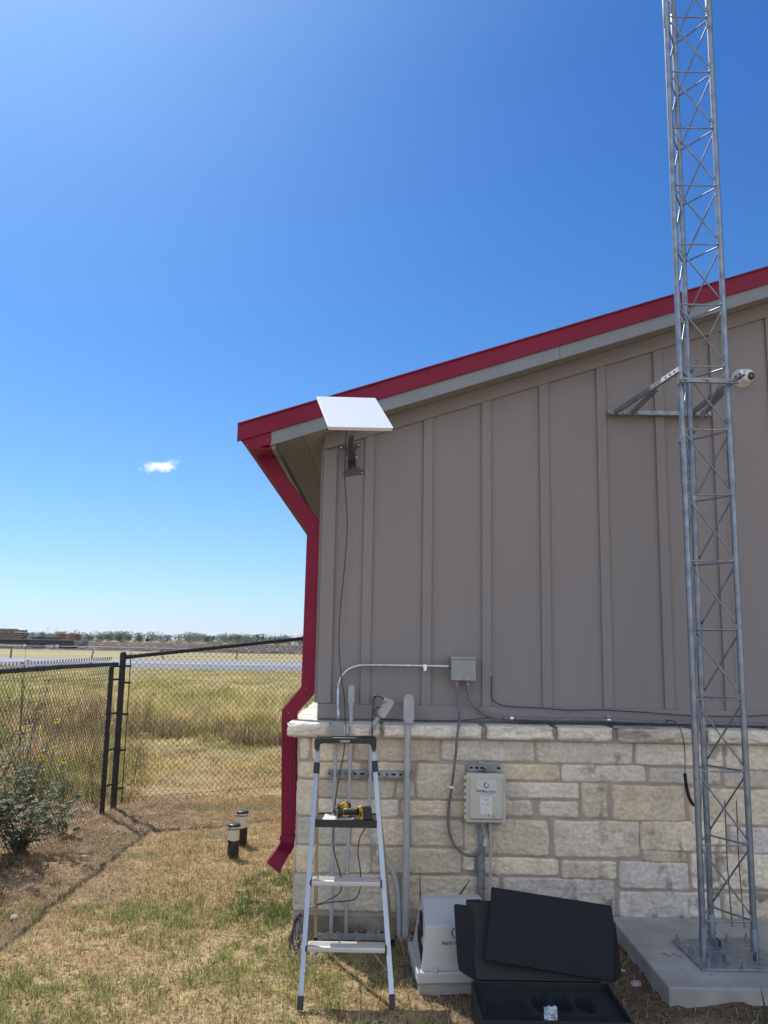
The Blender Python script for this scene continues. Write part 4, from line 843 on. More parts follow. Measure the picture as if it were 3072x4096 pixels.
# rebar stakes behind the tower
for (xa, ya, xb_, yb_, lab) in ((1050, 1590, 1030, 1950, 'rusty thin steel rod standing behind the tower, left of a pair'), (1213, 1585, 1190, 1950, 'rusty thin steel rod standing behind the tower, right of a pair')):
    b = MB(); p = q8(xa, ya, 5.42); b.tube([p, (p.x-.002, 5.42, .5), (p.x+.004, 5.40, PADZ)], .0035, 7)
    tag(b.build('steel_rod', mat('rust', (.16, .07, .045), (.10, .05, .035), rough=.9, scale=40)), lab, 'steel rod', 'rusty rods behind the tower')
# ------------------------------------------------------------------ step ladder
zL = lambda X, Y, Yp: onY(1100+X/2.2217, 3100+Y/2.2217, Yp)
LAD = thing('step_ladder', 'aluminium three-step ladder with black top cap standing open in front of the wall pipes', 'ladder', (-.15, 4.9, 0))
fL = onZ(1199, 4044); fR = onZ(1571, 4036); YT_ = 5.01
tL = onY(1272, 2990, YT_); tR = onY(1494, 2985, YT_); tR.z = tL.z+.004
nF = Vector((0, -(tL.z), (YT_-fL.y))).normalized()
def onF(x, y): return onP(x, y, fL, nF)
z0 = .045
for f, t in ((fL, tL), (fR, tR)):
    a = f.lerp(t, z0/t.z); b = MB(); sgn = 1 if f is fL else -1
    up = nF
    b.beam(a, t, .024, .0035, up); b.beam(a+Vector((-sgn*.0105, .016, .005)), t+Vector((-sgn*.0105, .016, .005)), .0035, .034, up); b.beam(a+Vector((sgn*.0105, .010, .003)), t+Vector((sgn*.0105, .010, .003)), .0035, .020, up)
    b.build('front_rail', alu, LAD)
    b = MB(); b.beam(f+Vector((0, .008, .0)), a+(t-f).normalized()*.012+Vector((0, .008, 0)), .030, .042, up); b.build('foot', blackp, LAD, bevel=.003)
    mid = onF(1246, 3077) if f is fL else onF(1503, 3072)
    k = (mid.z)/t.z; m_ = f.lerp(t, k); d_ = (t-f).normalized(); b = MB(); b.beam(m_-d_*.031+Vector((0, .012, .004)), m_+d_*.031+Vector((0, .012, .004)), .034, .046, up); b.build('hinge_bracket', blackp, LAD, bevel=.005)
def rail_x(z): k = z/tL.z; return fL.lerp(tL, k), fR.lerp(tR, k)
# top cap with recessed tray
zc0 = tL.z; cpl = onY(1256, 2998, YT_-.02); cpr = onY(1506, 2990, YT_-.02); ztop = onY(1380, 2952, YT_-.02).z; zund = onY(1380, 2974, YT_-.02).z
y0, y1 = YT_-.035, YT_+.085; x0, x1 = cpl.x, cpr.x
prof_f = [(x0+.004, zc0-.005), (x0+.001, zc0+.035), (x0+.006, ztop-.006), (x0+.014, ztop), (x1-.014, ztop+.003), (x1-.004, ztop-.004), (x1, zc0+.035), (x1-.003, zc0-.003), (x1-.024, zc0-.003), (x1-.032, zc0+.018), (x1-.045, zund+.002), (x0+.045, zund), (x0+.032, zc0+.016), (x0+.026, zc0-.005)]
b = MB(); b.prism([(x, y0, z) for x, z in prof_f], (0, .012, 0)); b.prism([(x, y1-.012, z) for x, z in prof_f], (0, .012, 0))
for xa, xb_ in ((x0+.004, x0+.016), (x1-.016, x1-.004)): b.mm((xa, y0+.012, zc0), (xb_, y1-.012, ztop-.002))
b.mm((x0+.016, y0+.012, zund+.002), (x1-.016, y1-.012, zund+.012)); b.mm((x0+.016, y1-.045, zund+.012), (x0+.10, y1-.012, ztop-.001)); b.mm((x1-.115, y1-.045, zund+.012), (x1-.016, y1-.012, ztop+.006))
capo = b.build('top_cap', blackp, LAD, bevel=.003, seg=3)
b = MB(); b.mm((x0+.105, y0+.0125, zund+.0125), (x1-.12, y1-.046, ztop-.004)); b.build('tray_insert', mat('warm_grey_plastic', (.42, .42, .38), (.36, .36, .33), rough=.5, scale=8), capo, bevel=.002)
text_obj('lettering', 'COSCO', .0165, ((x0+x1)/2-.003, y0-.0012, (zund+ztop)/2-.002), FACE, white, capo, bold=.00025)
# steps
def step(yt, ybm, name='step', xl=.004, dpt=.085, hh=.026, dark=False):
    pF = onF(1380, yt); z1 = pF.z; l, r = rail_x(z1); y = l.y-.006; b = MB()
    X0, X1 = l.x+.016, r.x-.016
    P = [(y+dpt, z1-.003), (y+dpt, z1), (y+.012, z1), (y+.004, z1-.003), (y, z1-.010), (y, z1-hh+.003), (y+.003, z1-hh), (y+.010, z1-hh), (y+.010, z1-.006), (y+dpt-.01, z1-.006), (y+dpt-.01, z1-hh*.7), (y+dpt, z1-hh*.7)]
    b.prism([(X0, a_, c_) for a_, c_ in P], (X1-X0, 0, 0))
    for k in range(5): yy = y+.02+k*.012; b.mm((X0+.006, yy, z1+.0003), (X1-.006, yy+.004, z1+.0018))
    st_ = b.build(name, mat('step_aluminium', (.58, .56, .54), (.52, .50, .48), rough=.5, metal=.35, scale=6), LAD)
    for xx in (X0-.010, X1+.001): b = MB(); b.prism([(xx, y+dpt+.002, z1+.004), (xx, y-.002, z1+.002), (xx, y-.007, z1-.012), (xx, y-.006, z1-hh-.006), (xx, y+.012, z1-hh-.006), (xx, y+.02, z1-hh*.5), (xx, y+dpt+.002, z1-hh*.7)], (.009, 0, 0)); b.build('step_end', blackp, st_, bevel=.0015)
    return z1, X0, X1, y
s1 = step(3788, 3800); s2 = step(3524, 3540)
zt_ = onF(1380, 3279).z; l, r = rail_x(zt_); ty = l.y-.012
b = MB(); tx0, tx1 = l.x+.012, r.x-.010; hh = zt_-onF(1380, 3312).z
b.mm((tx0, ty, zt_-hh), (tx1, ty+.012, zt_)); b.mm((tx0, ty+.012, zt_-.010), (tx1, ty+.20, zt_-.006)); b.mm((tx0, ty+.19, zt_-.012), (tx1, ty+.20, zt_+.002))
for xx in (tx0, tx1-.008): b.mm((xx, ty+.012, zt_-hh*.7), (xx+.008, ty+.19, zt_-.002))
tray = b.build('tray_shelf', blackp, LAD, bevel=.002)
# rear frame
yb = 5.36; rl = onY(1262, 3757, yb-.01); rr_ = onY(1572, 3757, yb-.01)
rl0 = Vector((rl.x, yb, 0.02)); rr0 = Vector((rr_.x, yb, 0.02)); rl1 = Vector((tL.x+.012, 5.085, 1.10)); rr1 = Vector((tR.x-.010, 5.085, 1.10))
rl1 = Vector((onY(1268, 3090, 5.11).x, 5.11, 1.06)); rr1 = Vector((onY(1501, 3090, 5.11).x, 5.11, 1.06))
nR = Vector((0, 1, .25)).normalized()
for a_, c_ in ((rl0, rl1), (rr0, rr1)): b = MB(); b.beam(a_, c_, .021, .021, nR); b.build('rear_rail', gold, LAD, bevel=.001); b = MB(); d_ = (c_-a_).normalized(); b.beam(a_-d_*.018, a_+d_*.03, .026, .026, nR); b.build('rear_foot', blackp, LAD, bevel=.002)
zb_ = onY(1400, 3745, yb-.02).z; b = MB(); b.beam((rl.x+.011, yb-.022, zb_), (rr_.x-.011, yb-.022, zb_), .018, .032, (0, 0, 1)); b.build('rear_crossbar', galvd, LAD, bevel=.001)
# struts under the lowest step
for xa, ya, xb_, yb_, yy in ((405, 1552, 262, 1770, 4.70), (862, 1540, 1003, 1750, 4.70)):
    p = zL(xa, ya, s1[3]+.03); q = zL(xb_, yb_, fL.y+.06); p.z = s1[0]-.022
    b = MB(); b.beam(p, q, .003, .012, (0, 1, 0)); b.box((p.x, p.y, p.z+.001), (.035, .018, .003)); b.build('step_brace', galvd, LAD)
for xx, k in ((tL.x+.004, 1), (tR.x-.004, -1)):
    b = MB(); a_ = Vector((xx, 4.99, .80)); b.beam((rail_x(.62)[0 if k == 1 else 1].x+k*.012, rail_x(.62)[0].y+.02, .62), ((rl1.x if k == 1 else rr1.x), 5.22, .62), .003, .014); b.build('spreader_bar', galvd, LAD)
# ------------------------------------------------------------------ things on the tray
TZ = zt_-.0058
b = MB(); P = [z7(338, 1022, ty+.03), z7(355, 940, ty), z7(525, 930, ty), z7(560, 975, ty), z7(785, 990, ty), z7(790, 1022, ty+.03)]
fz = lambda X, Y: onZ(1200+X/3.687, 3000+Y/3.687, TZ+.004)
P = [fz(325, 1026), fz(372, 938), fz(560, 930), fz(600, 985), fz(788, 992), fz(790, 1022)]
P = [Vector((p.x, min(max(p.y, ty+.014), ty+.185), TZ+.001)) for p in P]; b.prism(P, (0, 0, .0025))
b.build('paper_sheet', mat('glossy_paper', (.80, .81, .80), (.74, .76, .75), rough=.3, scale=5, coat=.4)); tag(bpy.data.objects['paper_sheet'], 'glossy white folded sheet lying on the black ladder tray beside the drill', 'paper')
DR = thing('cordless_drill', 'black and yellow cordless drill lying on its side on the ladder tray', 'drill', (-.05, ty+.1, TZ))
za = lambda X, Y, Yp: onY(1200+X/3.687, 3000+Y/3.687, Yp)
hd = za(548, 885, ty+.055); hz = TZ+.036
h0 = Vector((hd.x, ty+.05, hz)); hdir = Vector((.40, .88, .12)).normalized()
b = MB(); b.lathe(h0, [(.012, -.004), (.026, 0), (.031, .010), (.031, .016)], 24, hdir); b.build('rear_cap', blackp, DR)
b = MB(); b.box(h0-hdir*.006+Vector((-.001, -.001, 0)), (.011, .005, .040)); b.box(h0-hdir*.009+Vector((-.001, -.0015, 0)), (.0065, .005, .034), mi=1); b.build('badge', [mat('pale_yellow', (.65, .60, .32), rough=.5), blackp], DR)
b = MB(); b.lathe(h0+hdir*.016, [(.0305, 0), (.0325, .012), (.0325, .055), (.030, .075), (.024, .082)], 24, hdir); b.build('housing', yellow, DR)
b = MB()
for t, dz_, w_ in ((.03, .031, .018), (.052, .031, .012), (.066, .029, .016)): b.box(h0+hdir*t+Vector((0, 0, dz_*.98)), (.03, w_, .006), Matrix.Rotation(-.42, 3, 'Z'))
b.lathe(h0+hdir*.030, [(.0332, 0), (.0332, .006)], 24, hdir); b.build('grip_pads', blackp, DR, bevel=.001)
b = MB(); b.lathe(h0+hdir*.098, [(.023, 0), (.026, .006), (.024, .030), (.016, .045), (.012, .052)], 20, hdir); b.build('chuck', blackp, DR)
g0 = h0+hdir*.045+Vector((.018, -.012, -.006)); bt = za(860, 905, ty+.05); g1 = Vector((bt.x-.002, ty+.058, TZ+.040))
b = MB(); b.tube(smooth_path([g0, g0.lerp(g1, .35)+Vector((0, -.004, .002)), g0.lerp(g1, .7)+Vector((0, 0, .001)), g1], 4), [.021]*4+[.0185]*8+[.022], 14); b.build('handle', blackp, DR)
b = MB(); b.tube(smooth_path([g0+Vector((-.004, -.012, -.016)), g0+Vector((.014, -.016, -.020)), g0+Vector((.03, -.015, -.012))], 3), .0055, 8); b.build('trigger', yellow, DR)
bx = Matrix.Rotation(-.10, 3, 'Y') @ Matrix.Rotation(.15, 3, 'Z'); bc_ = Vector((bt.x+.037, ty+.058, TZ+.0365))
b = MB(); b.box(bc_+Vector((.010, 0, 0)), (.052, .085, .064), bx); b.build('battery', blackp, DR, bevel=.006, seg=3)
b = MB(); b.box(bc_+Vector((-.024, 0, -.001)), (.016, .082, .061), bx); b.box(bc_+Vector((-.021, -.0425, 0)), (.009, .003, .030), bx, 1); ft = b.build('battery_mount', [yellow, blackp], DR, bevel=.003)
# ------------------------------------------------------------------ dish cable
s_ = lambda x, y, Yp: onY(x, y, Yp)
cp = [joint+Vector((-.02, 0, -.01)), s_(1385, 1727, 5.15), s_(1383, 1800, 5.45), s_(1379, 1900, 5.64), s_(1384, 2000, 5.68), s_(1389, 2110, 5.69), s_(1378, 2270, 5.69), s_(1363, 2420, 5.69), s_(1356, 2550, 5.68), s_(1362, 2680, 5.64), s_(1377, 2791, 5.52), s_(1380, 2880, 5.36), s_(1379, 2945, 5.20), s_(1376, 3005, 5.16), s_(1362, 3080, 5.14), s_(1347, 3165, 5.12), s_(1339, 3225, 5.10), s_(1335, 3270, 5.16), s_(1333, 3330, 5.20), s_(1333, 3385, 5.21), s_(1345, 3438, 5.21), s_(1361, 3496, 5.21), s_(1366, 3545, 5.22), s_(1352, 3577, 5.24), s_(1307, 3602, 5.26), s_(1262, 3622, 5.27), s_(1220, 3642, 5.26), s_(1190, 3664, 5.25), s_(1170, 3715, 5.24), s_(1157, 3775, 5.20), s_(1160, 3815, 5.14), s_(1172, 3845, 5.06)]
cp[-1].z = max(cp[-1].z, .006)
DC = thing('dish_cable', 'long dark cable from the satellite dish to a loose coil left of the ladder', 'cable', tuple(cp[0]))
b = MB(); b.tube(smooth_path(cp, 6), .0036, 8); b.build('lead', cablem, DC)
cp2 = [s_(1463, 3290, 5.14), s_(1458, 3318, 5.18), s_(1440, 3350, 5.21), s_(1432, 3410, 5.22), s_(1441, 3480, 5.22), s_(1441, 3550, 5.22), s_(1424, 3592, 5.23), s_(1388, 3604, 5.24), s_(1325, 3609, 5.25), s_(1275, 3619, 5.262), s_(1225, 3646, 5.25), s_(1188, 3690, 5.23), s_(1165, 3760, 5.19), s_(1160, 3830, 5.14), s_(1171, 3850, 5.08)]
b = MB(); b.tube(smooth_path(cp2, 6), .0036, 8); b.build('lead', cablem, DC)
b = MB()
for k in range(3):
    c1 = [s_(1205-k*4, 3655+k*3, 5.24), s_(1186-k*5, 3690, 5.25), s_(1172-k*3, 3750+k*8, 5.20), s_(1181+k*3, 3810-k*12, 5.14), s_(1196-k*2, 3795-k*10, 5.10), s_(1205+k*2, 3740, 5.16), s_(1206-k*3, 3690+k*5, 5.21), s_(1192+k*2, 3665, 5.24)]
    b.tube(smooth_path(c1, 6), .0034, 8)
b.tube(smooth_path([s_(1177, 3695, 5.18), s_(1184, 3760, 5.12), s_(1197, 3820, 5.04), s_(1193, 3857, 4.98)], 5), .0034, 8); b.build('coil', cablem, DC)
# ------------------------------------------------------------------ aerator housing
zh = lambda X, Y: (1600+X/4.1475, 3500+Y/4.1475)
BZ = .055; hp0 = onZ(*zh(285, 1815), BZ); hb = onZ(*zh(158, 1300), BZ); hx0 = hp0.x; hx1 = hx0+.455; hy0 = hp0.y; hy1 = hy0+.47
HS = thing('aerator_housing', 'pale grey plastic air-pump housing with printed lettering on a block beside the foam sheets', 'pump housing', (hx0, hy0, BZ)); HS.rotation_euler.z = R(4.2)
b = MB(); rz = Matrix.Rotation(R(4.2), 3, 'Z'); b.box(Vector((hx0, hy0, 0))+rz @ Vector((.222, .235, .002)), (.42, .43, .104), rz); tag(b.build('concrete_block', concrete, bevel=.004), 'low concrete block under the pale pump housing', 'concrete block')
hm = mat('housing_plastic', (.50, .51, .50), (.44, .45, .44), rough=.5, scale=5, mix=(.3, .8))
lip = onY(*zh(320, 1625), hy0).z
b = MB(); b.mm((hx0, hy0, BZ), (hx1, hy1, lip)); b.build('base', hm, HS, bevel=.008, seg=3)
Yf, Ym, Yt, Yr_, Yk = hy0+.012, hy0+.035, hy0+.27, hy0+.36, hy1-.012
zm = onY(*zh(700, 850), Ym).z; tz = onY(*zh(700, 398), Yt).z
xb0 = onY(*zh(362, 1600), Yf).x; xm0 = onY(*zh(422, 850), Ym).x; xt0 = onY(*zh(443, 400), Yt).x
ring = lambda x, y, z: (x, y, z); xc_ = (hx0+hx1)/2; mir = lambda x: 2*xc_-x
Lf = [Vector((xb0, Yf, lip-.003)), Vector((xm0, Ym, zm)), Vector((xt0, Yt, tz)), Vector((xt0, Yr_, tz-.004)), Vector((xb0, Yk, lip-.003))]
Rf = [Vector((mir(p.x), p.y, p.z)) for p in Lf]
b = MB(); b.add(Lf+Rf, [(0, 1, 2, 3, 4), (9, 8, 7, 6, 5)]+[(k, (k+1) % 5, 5+(k+1) % 5, 5+k) for k in range(5)]); shell = b.build('shell', hm, HS, bevel=.012, seg=4)
nl = (Lf[1]-Lf[0]).cross(Lf[4]-Lf[0]).normalized(); nl = nl if nl.x < 0 else -nl
for poly in ([(.14, .56), (.40, .83), (.56, .80), (.54, .64), (.28, .42)], [(.06, .10), (.05, .38), (.20, .40), (.62, .52), (.52, .30)]):
    b = MB(); zz_ = lambda u, v: Vector((0, Yf+(Yk-Yf)*u, lip+(tz-lip)*v)); P = []
    for u, v in poly: q = zz_(u, v); q.x = Lf[0].x-nl.dot(Vector((0, q.y-Lf[0].y, q.z-Lf[0].z)))/nl.x-.003; P.append(q)
    b.prism(P, Vector((.006, 0, 0))); b.build('vent_opening', darkhole, HS)
bb = [Lf[0], Rf[0]]; tt = [Lf[1]]
for xx in (.085, .30): b = MB(); b.mm((hx0+xx, hy0-.002, lip-.004), (hx0+xx+.022, hy0+.02, lip+.026)); b.build('clip', hm, HS, bevel=.004, seg=3)
fu = (bb[1]-bb[0]).normalized(); fv = (tt[0]-bb[0]); fv = (fv-fu*fv.dot(fu)).normalized(); fn = fu.cross(fv); fn = fn if fn.y < 0 else -fn
rotf = Matrix((fu, fv, -fu.cross(fv) if fu.cross(fv).y > 0 else fu.cross(fv))).transposed()
def onf(X, Y):
    piv = Vector((hx0, hy0, BZ)); rz = Matrix.Rotation(R(4.2), 3, 'Z'); q = onP(*zh(X, Y), piv+rz @ (bb[0]+fn*.0012-piv), rz @ fn); return piv+rz.inverted() @ (q-piv)
text_obj('lettering', 'Aeris', .030, onf(778, 1130), rotf, mat('faded_navy', (.05, .06, .09), rough=.6), HS, bold=.0003, sx=.9)
text_obj('lettering', 'Aerobics', .030, onf(778, 1130)+fu*.085, rotf, mat('faded_blue', (.10, .25, .36), rough=.6), HS, bold=.0003, sx=.9)
ec = onf(930, 960); b = MB(); n = 22; P = []; Q = []
for k in range(n+1):
    t = R(75+210*k/n); w2 = .0055*math.sin(math.pi*k/n)**.8+.0005; d_ = fu*math.cos(t)+fv*math.sin(t); P.append(ec+d_*.0255); Q.append(ec+d_*(.0255-w2))
b.add(P+Q, [(k, k+1, n+2+k, n+1+k) for k in range(n)]); b.build('emblem', MATS['faded_navy'], HS)
# ------------------------------------------------------------------ open case with foam sheets
foam = mat('charcoal_foam', (.009, .011, .016), (.012, .015, .021), rough=.95, scale=60, bump=.5, bscale=220)
casem = mat('case_plastic', (.008, .010, .013), (.011, .013, .016), rough=.65, scale=20, bump=.15)
zk = lambda X, Y: (1900+X/2.37, 3700+Y/2.37)
cy1 = 4.465; cl = onZ(*zk(65, 905), .15); cr = onZ(*zk(1497, 905), .15); cy0 = cl.y; cx0 = cl.x; cx1 = cr.x
CS = thing('equipment_case', 'open black hard case lying on the grass with its lid propped up behind foam sheets', 'case', ((cx0+cx1)/2, (cy0+cy1)/2, 0))
b = MB(); t = .010; b.mm((cx0, cy0, .01), (cx1, cy0+t, .15)); b.mm((cx0, cy1-t, .01), (cx1, cy1, .15)); b.mm((cx0, cy0+t, .01), (cx0+t, cy1-t, .149)); b.mm((cx1-t, cy0+t, .01), (cx1, cy1-t, .149)); b.mm((cx0+t, cy0+t, .01), (cx1-t, cy1-t, .02))
b.build('lower_shell', casem, CS, bevel=.004)
# foam insert with cut-outs (ridges round the wells)
b = MB(); fx0, fx1, fy0, fy1 = cx0+t+.002, cx1-t-.002, cy0+t+.002, cy1-t-.002
nxx, nyy = 90, 56; X, Y = np.meshgrid(np.linspace(fx0, fx1, nxx), np.linspace(fy0, fy1, nyy)); u = (X-fx0)/(fx1-fx0); v = (Y-fy0)/(fy1-fy0)
def well(u, v, cu, cv, ru, rv, p=4): return np.clip(1.25-((np.abs(u-cu)/ru)**p+(np.abs(v-cv)/rv)**p), 0, .25)/.25
dep = np.maximum.reduce([well(u, v, .20, .42, .15, .33, 2.6), well(u, v, .46, .62, .055, .22, 2.5), well(u, v, .62, .62, .055, .22, 2.5), well(u, v, .78, .62, .06, .22, 2.5), well(u, v, .62, .18, .26, .12, 6)])
Z = .118-.055*dep; i = np.arange(X.size).reshape(X.shape); Fq = np.stack([i[:-1, :-1], i[:-1, 1:], i[1:, 1:], i[1:, :-1]], -1).reshape(-1, 4)
np_mesh('foam_insert', np.stack([X, Y, Z], -1).reshape(-1, 3), Fq, foam, None, CS, smooth=True)
for xa, xb_ in ((cx0+.16, cx0+.24), (cx1-.24, cx1-.16)): b = MB(); b.mm((xa, cy0-.008, .085), (xb_, cy0-.0005, .145)); b.build('latch', casem, CS, bevel=.002)
# lid leaning back
lb0 = Vector((cx0, cy1+.004, .15)); lb1 = Vector((cx1-.03, cy1+.004, .15)); ly = cy1+.165; lt = onY(*zh(1115, 400), ly); lz = lt.z
ltop0 = Vector((lt.x-.004, ly, lz)); ltop1 = Vector((cx1-.05, ly, lz-.03)); lb0.x = onY(2600, 3900, cy1).x*0+onY(1905, 3930, cy1).x
nd = (lb1-lb0).cross(ltop0-lb0).normalized(); nd = nd if nd.y > 0 else -nd
b = MB(); b.prism([lb0, lb1, ltop1, ltop0], nd*.05); b.prism([lb0.lerp(ltop0, .97), lb0.lerp(ltop0, .97)+(lb1-lb0)*.12, ltop0+(lb1-lb0)*.12, ltop0+Vector((-.004, 0, -.003))], -nd*.012)
b.build('lid', casem, CS, bevel=.006, seg=3)
def foam_sheet(label, corners, Ys, th, bev=.004, notch=None):
    P = [onY(x, y, Yp) for (x, y), Yp in zip(corners, Ys)]
    n = (P[1]-P[0]).cross(P[-1]-P[0]).normalized(); n = n if n.y > 0 else -n
    # flatten onto the plane of the first corner
    P = [p-n*((p-P[0]).dot(n)) for p in P]
    b = MB(); b.prism(P, n*th); tag(b.build('foam_sheet', foam, bevel=bev), label, 'foam sheet', 'black foam sheets leaning on the open case')
lidY = lambda z: cy1+.004+(z-.15)*(.165/(lz-.15))
foam_sheet('largest black foam sheet, tilted in front of the open case lid', [(1968, 3547), (2447, 3622), (2455, 3700), (2466, 3925), (1945, 3836), (1962, 3655)], [4.585, 4.585, 4.56, 4.40, 4.40, 4.53], .03)
foam_sheet('narrow black foam sheet standing at the left of the open case, against the pump housing', [(1815, 3620), (1824, 3615), (1885, 3624), (1915, 3930), (1852, 3893), (1835, 3880), (1828, 3830)], [4.60, 4.60, 4.60, 4.50, 4.51, 4.515, 4.53], .02)
foam_sheet('black foam sheet showing as a sliver at the right of the tilted one', [(2440, 3690), (2462, 3688), (2486, 3895), (2484, 3905), (2463, 3925), (2440, 3900)], [4.63, 4.63, 4.52, 4.51, 4.50, 4.51], .02)
# little plastic bag of screws
zbag = lambda X, Y, Yp: onY(1900+X/2.37, 3700+Y/2.37, Yp); b = MB(); rg = np.random.default_rng(5); vs = []
for jv in range(9):
    for iu in range(7):
        X = 655+(778-655)*iu/6; Y = 905-(905-770)*jv/8+(10*math.sin(iu*2.3) if jv == 8 else 0); vs.append(zbag(X, Y, cy0+.018+rg.uniform(-.006, .006)+jv*.001)-Vector((0, 0, 0)))
b.add(vs, [(jv*7+iu, jv*7+iu+1, (jv+1)*7+iu+1, (jv+1)*7+iu) for jv in range(8) for iu in range(6)]); o = b.build('plastic_bag', mat('clear_bag', (.50, .62, .72), (.20, .27, .34), rough=.25, scale=40, mix=(.4, .62)))
o.modifiers.new('s', 'SOLIDIFY').thickness = .003; tag(o, 'small clear plastic bag of screws standing inside the open black case', 'plastic bag')
# ------------------------------------------------------------------ cleanout pipes
def cleanout(x, y, h, label, seed):
    t = thing('cleanout_pipe', label, 'cleanout pipe', (x, y, 0), 'capped cleanout pipes in the grass'); r = .046; zb2 = .62*h*.86
    b = MB(); n = 40; rg = np.random.default_rng(seed); V = []; zs_ = np.linspace(-.02, zb2, 12)
    for j_, z in enumerate(zs_):
        for k in range(n): a = 2*math.pi*k/n; rr2 = r+.0012+rg.uniform(-.0006, .0006)+(rg.uniform(0, .004) if j_ < 2 else 0); V.append((x+rr2*math.cos(a), y+rr2*math.sin(a), z+(.003*math.sin(a*2+seed) if j_ == 11 else 0)))
    b.add(V, [(j_*n+k, j_*n+(k+1) % n, (j_+1)*n+(k+1) % n, (j_+1)*n+k) for j_ in range(11) for k in range(n)], 0, True); b.build('black_wrap', mat('tar_black', (.010, .010, .011), (.06, .058, .055), rough=.6, scale=22, mix=(.5, .72), bump=.4), t)
    b = MB(); b.lathe((x, y, zb2-.01), [(r, 0), (r, h-.036-zb2+.01)], 32); b.build('tube', mat('cream_pvc', (.66, .60, .47), (.58, .52, .40), rough=.55, scale=9), t)
    b = MB(); b.lathe((x, y, h-.04), [(r+.005, 0), (r+.006, .006), (r+.0055, .008)], 32); b.lathe((x, y, h-.021), [(r+.007, 0), (r+.0075, .018), (r+.005, .021), (r-.02, .023), (.004, .0235)], 32); cc = b.build('cap', mat('black_rubber', (.018, .018, .019), rough=.4), t)
    b = MB(); b.lathe((x, y, h-.0325), [(r+.0062, 0), (r+.0066, .002), (r+.0066, .009), (r+.0062, .011)], 32); b.lathe((x-.02, y-r-.008, h-.027), [(.004, 0), (.004, .02)], 6, (1, 0, 0)); b.build('steel_band', screwm, cc)
cleanout(-1.223, 7.36, .275, 'nearer capped cleanout pipe, half black and half cream, left of the downspout shoe', 1)
cleanout(-1.222, 7.78, .30, 'farther capped cleanout pipe with a scuffed black wrap, behind its twin', 2)
# ------------------------------------------------------------------ chain-link fences
def chain(name, p0, p1, zb, zt, parent, W=.069, r=.0026, seed=0):
    p0 = np.array(p0, float); p1 = np.array(p1, float); L = np.linalg.norm(p1-p0); d = (p1-p0)/L; nrm = np.array([-d[1], d[0]])
    V = []; F_ = []; off = 0; hw = W/2; ncol = int(L/hw); rg = np.random.default_rng(seed)
    for i in range(ncol):
        x0 = i*hw; n0, n1 = zb(x0/L), zt(x0/L); k = np.arange(int((n1-n0)/hw)+2); z = n0-.01+k*hw
        side = (k+i) % 2 if False else (k % 2 if i % 2 == 0 else (k+1) % 2)
        s = x0+np.where(side == 0, 0.0, hw)+np.where(side == 0, -.002, .002)
        z = np.minimum(z, n1); yo = np.where(side == 0, .0022, -.0022)+.004*np.sin(z*3+i*.2)
        bow = .010*np.sin(x0*1.7+seed)*np.sin(z*2.1)
        P = np.stack([p0[0]+d[0]*s+nrm[0]*(yo+bow), p0[1]+d[1]*s+nrm[1]*(yo+bow), z], -1)
        # round the bends: insert points around each knuckle
        Q = []
        for j in range(len(P)):
            if 0 < j < len(P)-1: Q += [P[j]*.86+P[j-1]*.14, P[j]*.86+P[j+1]*.14]
            else: Q.append(P[j])
        Q = np.array(Q); m_ = len(Q); dd = np.array([d[0], d[1], 0])
        for a in range(3): t = 2*math.pi*a/3; V.append(Q+dd*(r*math.cos(t))+np.array([nrm[0], nrm[1], 0])*(r*math.sin(t)))
        idx = np.arange(3*m_).reshape(3, m_)+off
        for a in range(3): F_.append(np.stack([idx[a, :-1], idx[(a+1) % 3, :-1], idx[(a+1) % 3, 1:], idx[a, 1:]], -1))
        off += 3*m_
    return np_mesh(name, np.concatenate(V), np.concatenate(F_), blackr, None, parent, smooth=True)
FR = thing('chain_link_fence', 'black chain-link fence panel between the corner post and the building, road behind', 'fence', (-2.85, 9.3, 0))
A_ = Vector((-2.855, 9.30, 0)); B_ = Vector((-.56, 10.80, 0)); top0 = 1.605; topk = (1.845-1.605)/.80
rt = lambda t: top0+.235*t/.78
def tube_part(name, pts, r, parent, n=14, m_=blackr): b = MB(); b.tube(pts, r, n); return b.build(name, m_, parent)
b = MB(); b.tube([(A_.x, A_.y, -.05), (A_.x, A_.y, 1.635)], .033, 20); b.build('corner_post', blackr, FR)
b = MB(); b.lathe((A_.x, A_.y, 1.635), [(.0355, -.03), (.0355, 0), (.031, .018), (.018, .032), (.003, .036)], 20); b.build('post_cap', blackr, FR)
dF = (B_-A_).normalized(); a0 = A_+dF*.05
tube_part('top_rail', [(a0.x, a0.y, rt(.02)), (B_.x, B_.y, rt(1.0))], .022, FR)
b = MB(); b.lathe((a0.x-dF.x*.01, a0.y-dF.y*.01, rt(.02)-.0), [(.026, -.02), (.026, .045)], 16, (dF.x, dF.y, .1)); b.build('rail_end', blackr, FR)
chain('mesh', (a0+dF*.035).xy, B_.xy, lambda t: .045-.02*t, lambda t: rt(t)+.055, FR, seed=1)
tb = a0+dF*.035; b = MB(); b.beam((tb.x, tb.y, .06), (tb.x, tb.y, rt(.03)+.05), .018, .006, (dF.x, dF.y, 0)); b.build('tension_bar', blackr, FR)
for z in (.20, .60, .98, 1.32, 1.50): b = MB(); b.lathe((A_.x, A_.y, z), [(.036, 0), (.036, .022)], 20); b.beam((A_.x+dF.x*.03, A_.y+dF.y*.03, z+.011), (tb.x+dF.x*.012, tb.y+dF.y*.012, z+.011), .012, .022); b.build('tension_band', blackr, FR)
tube_part('bottom_wire', [(a0.x, a0.y, .10), (B_.x, B_.y, .08)], .002, FR, 5)
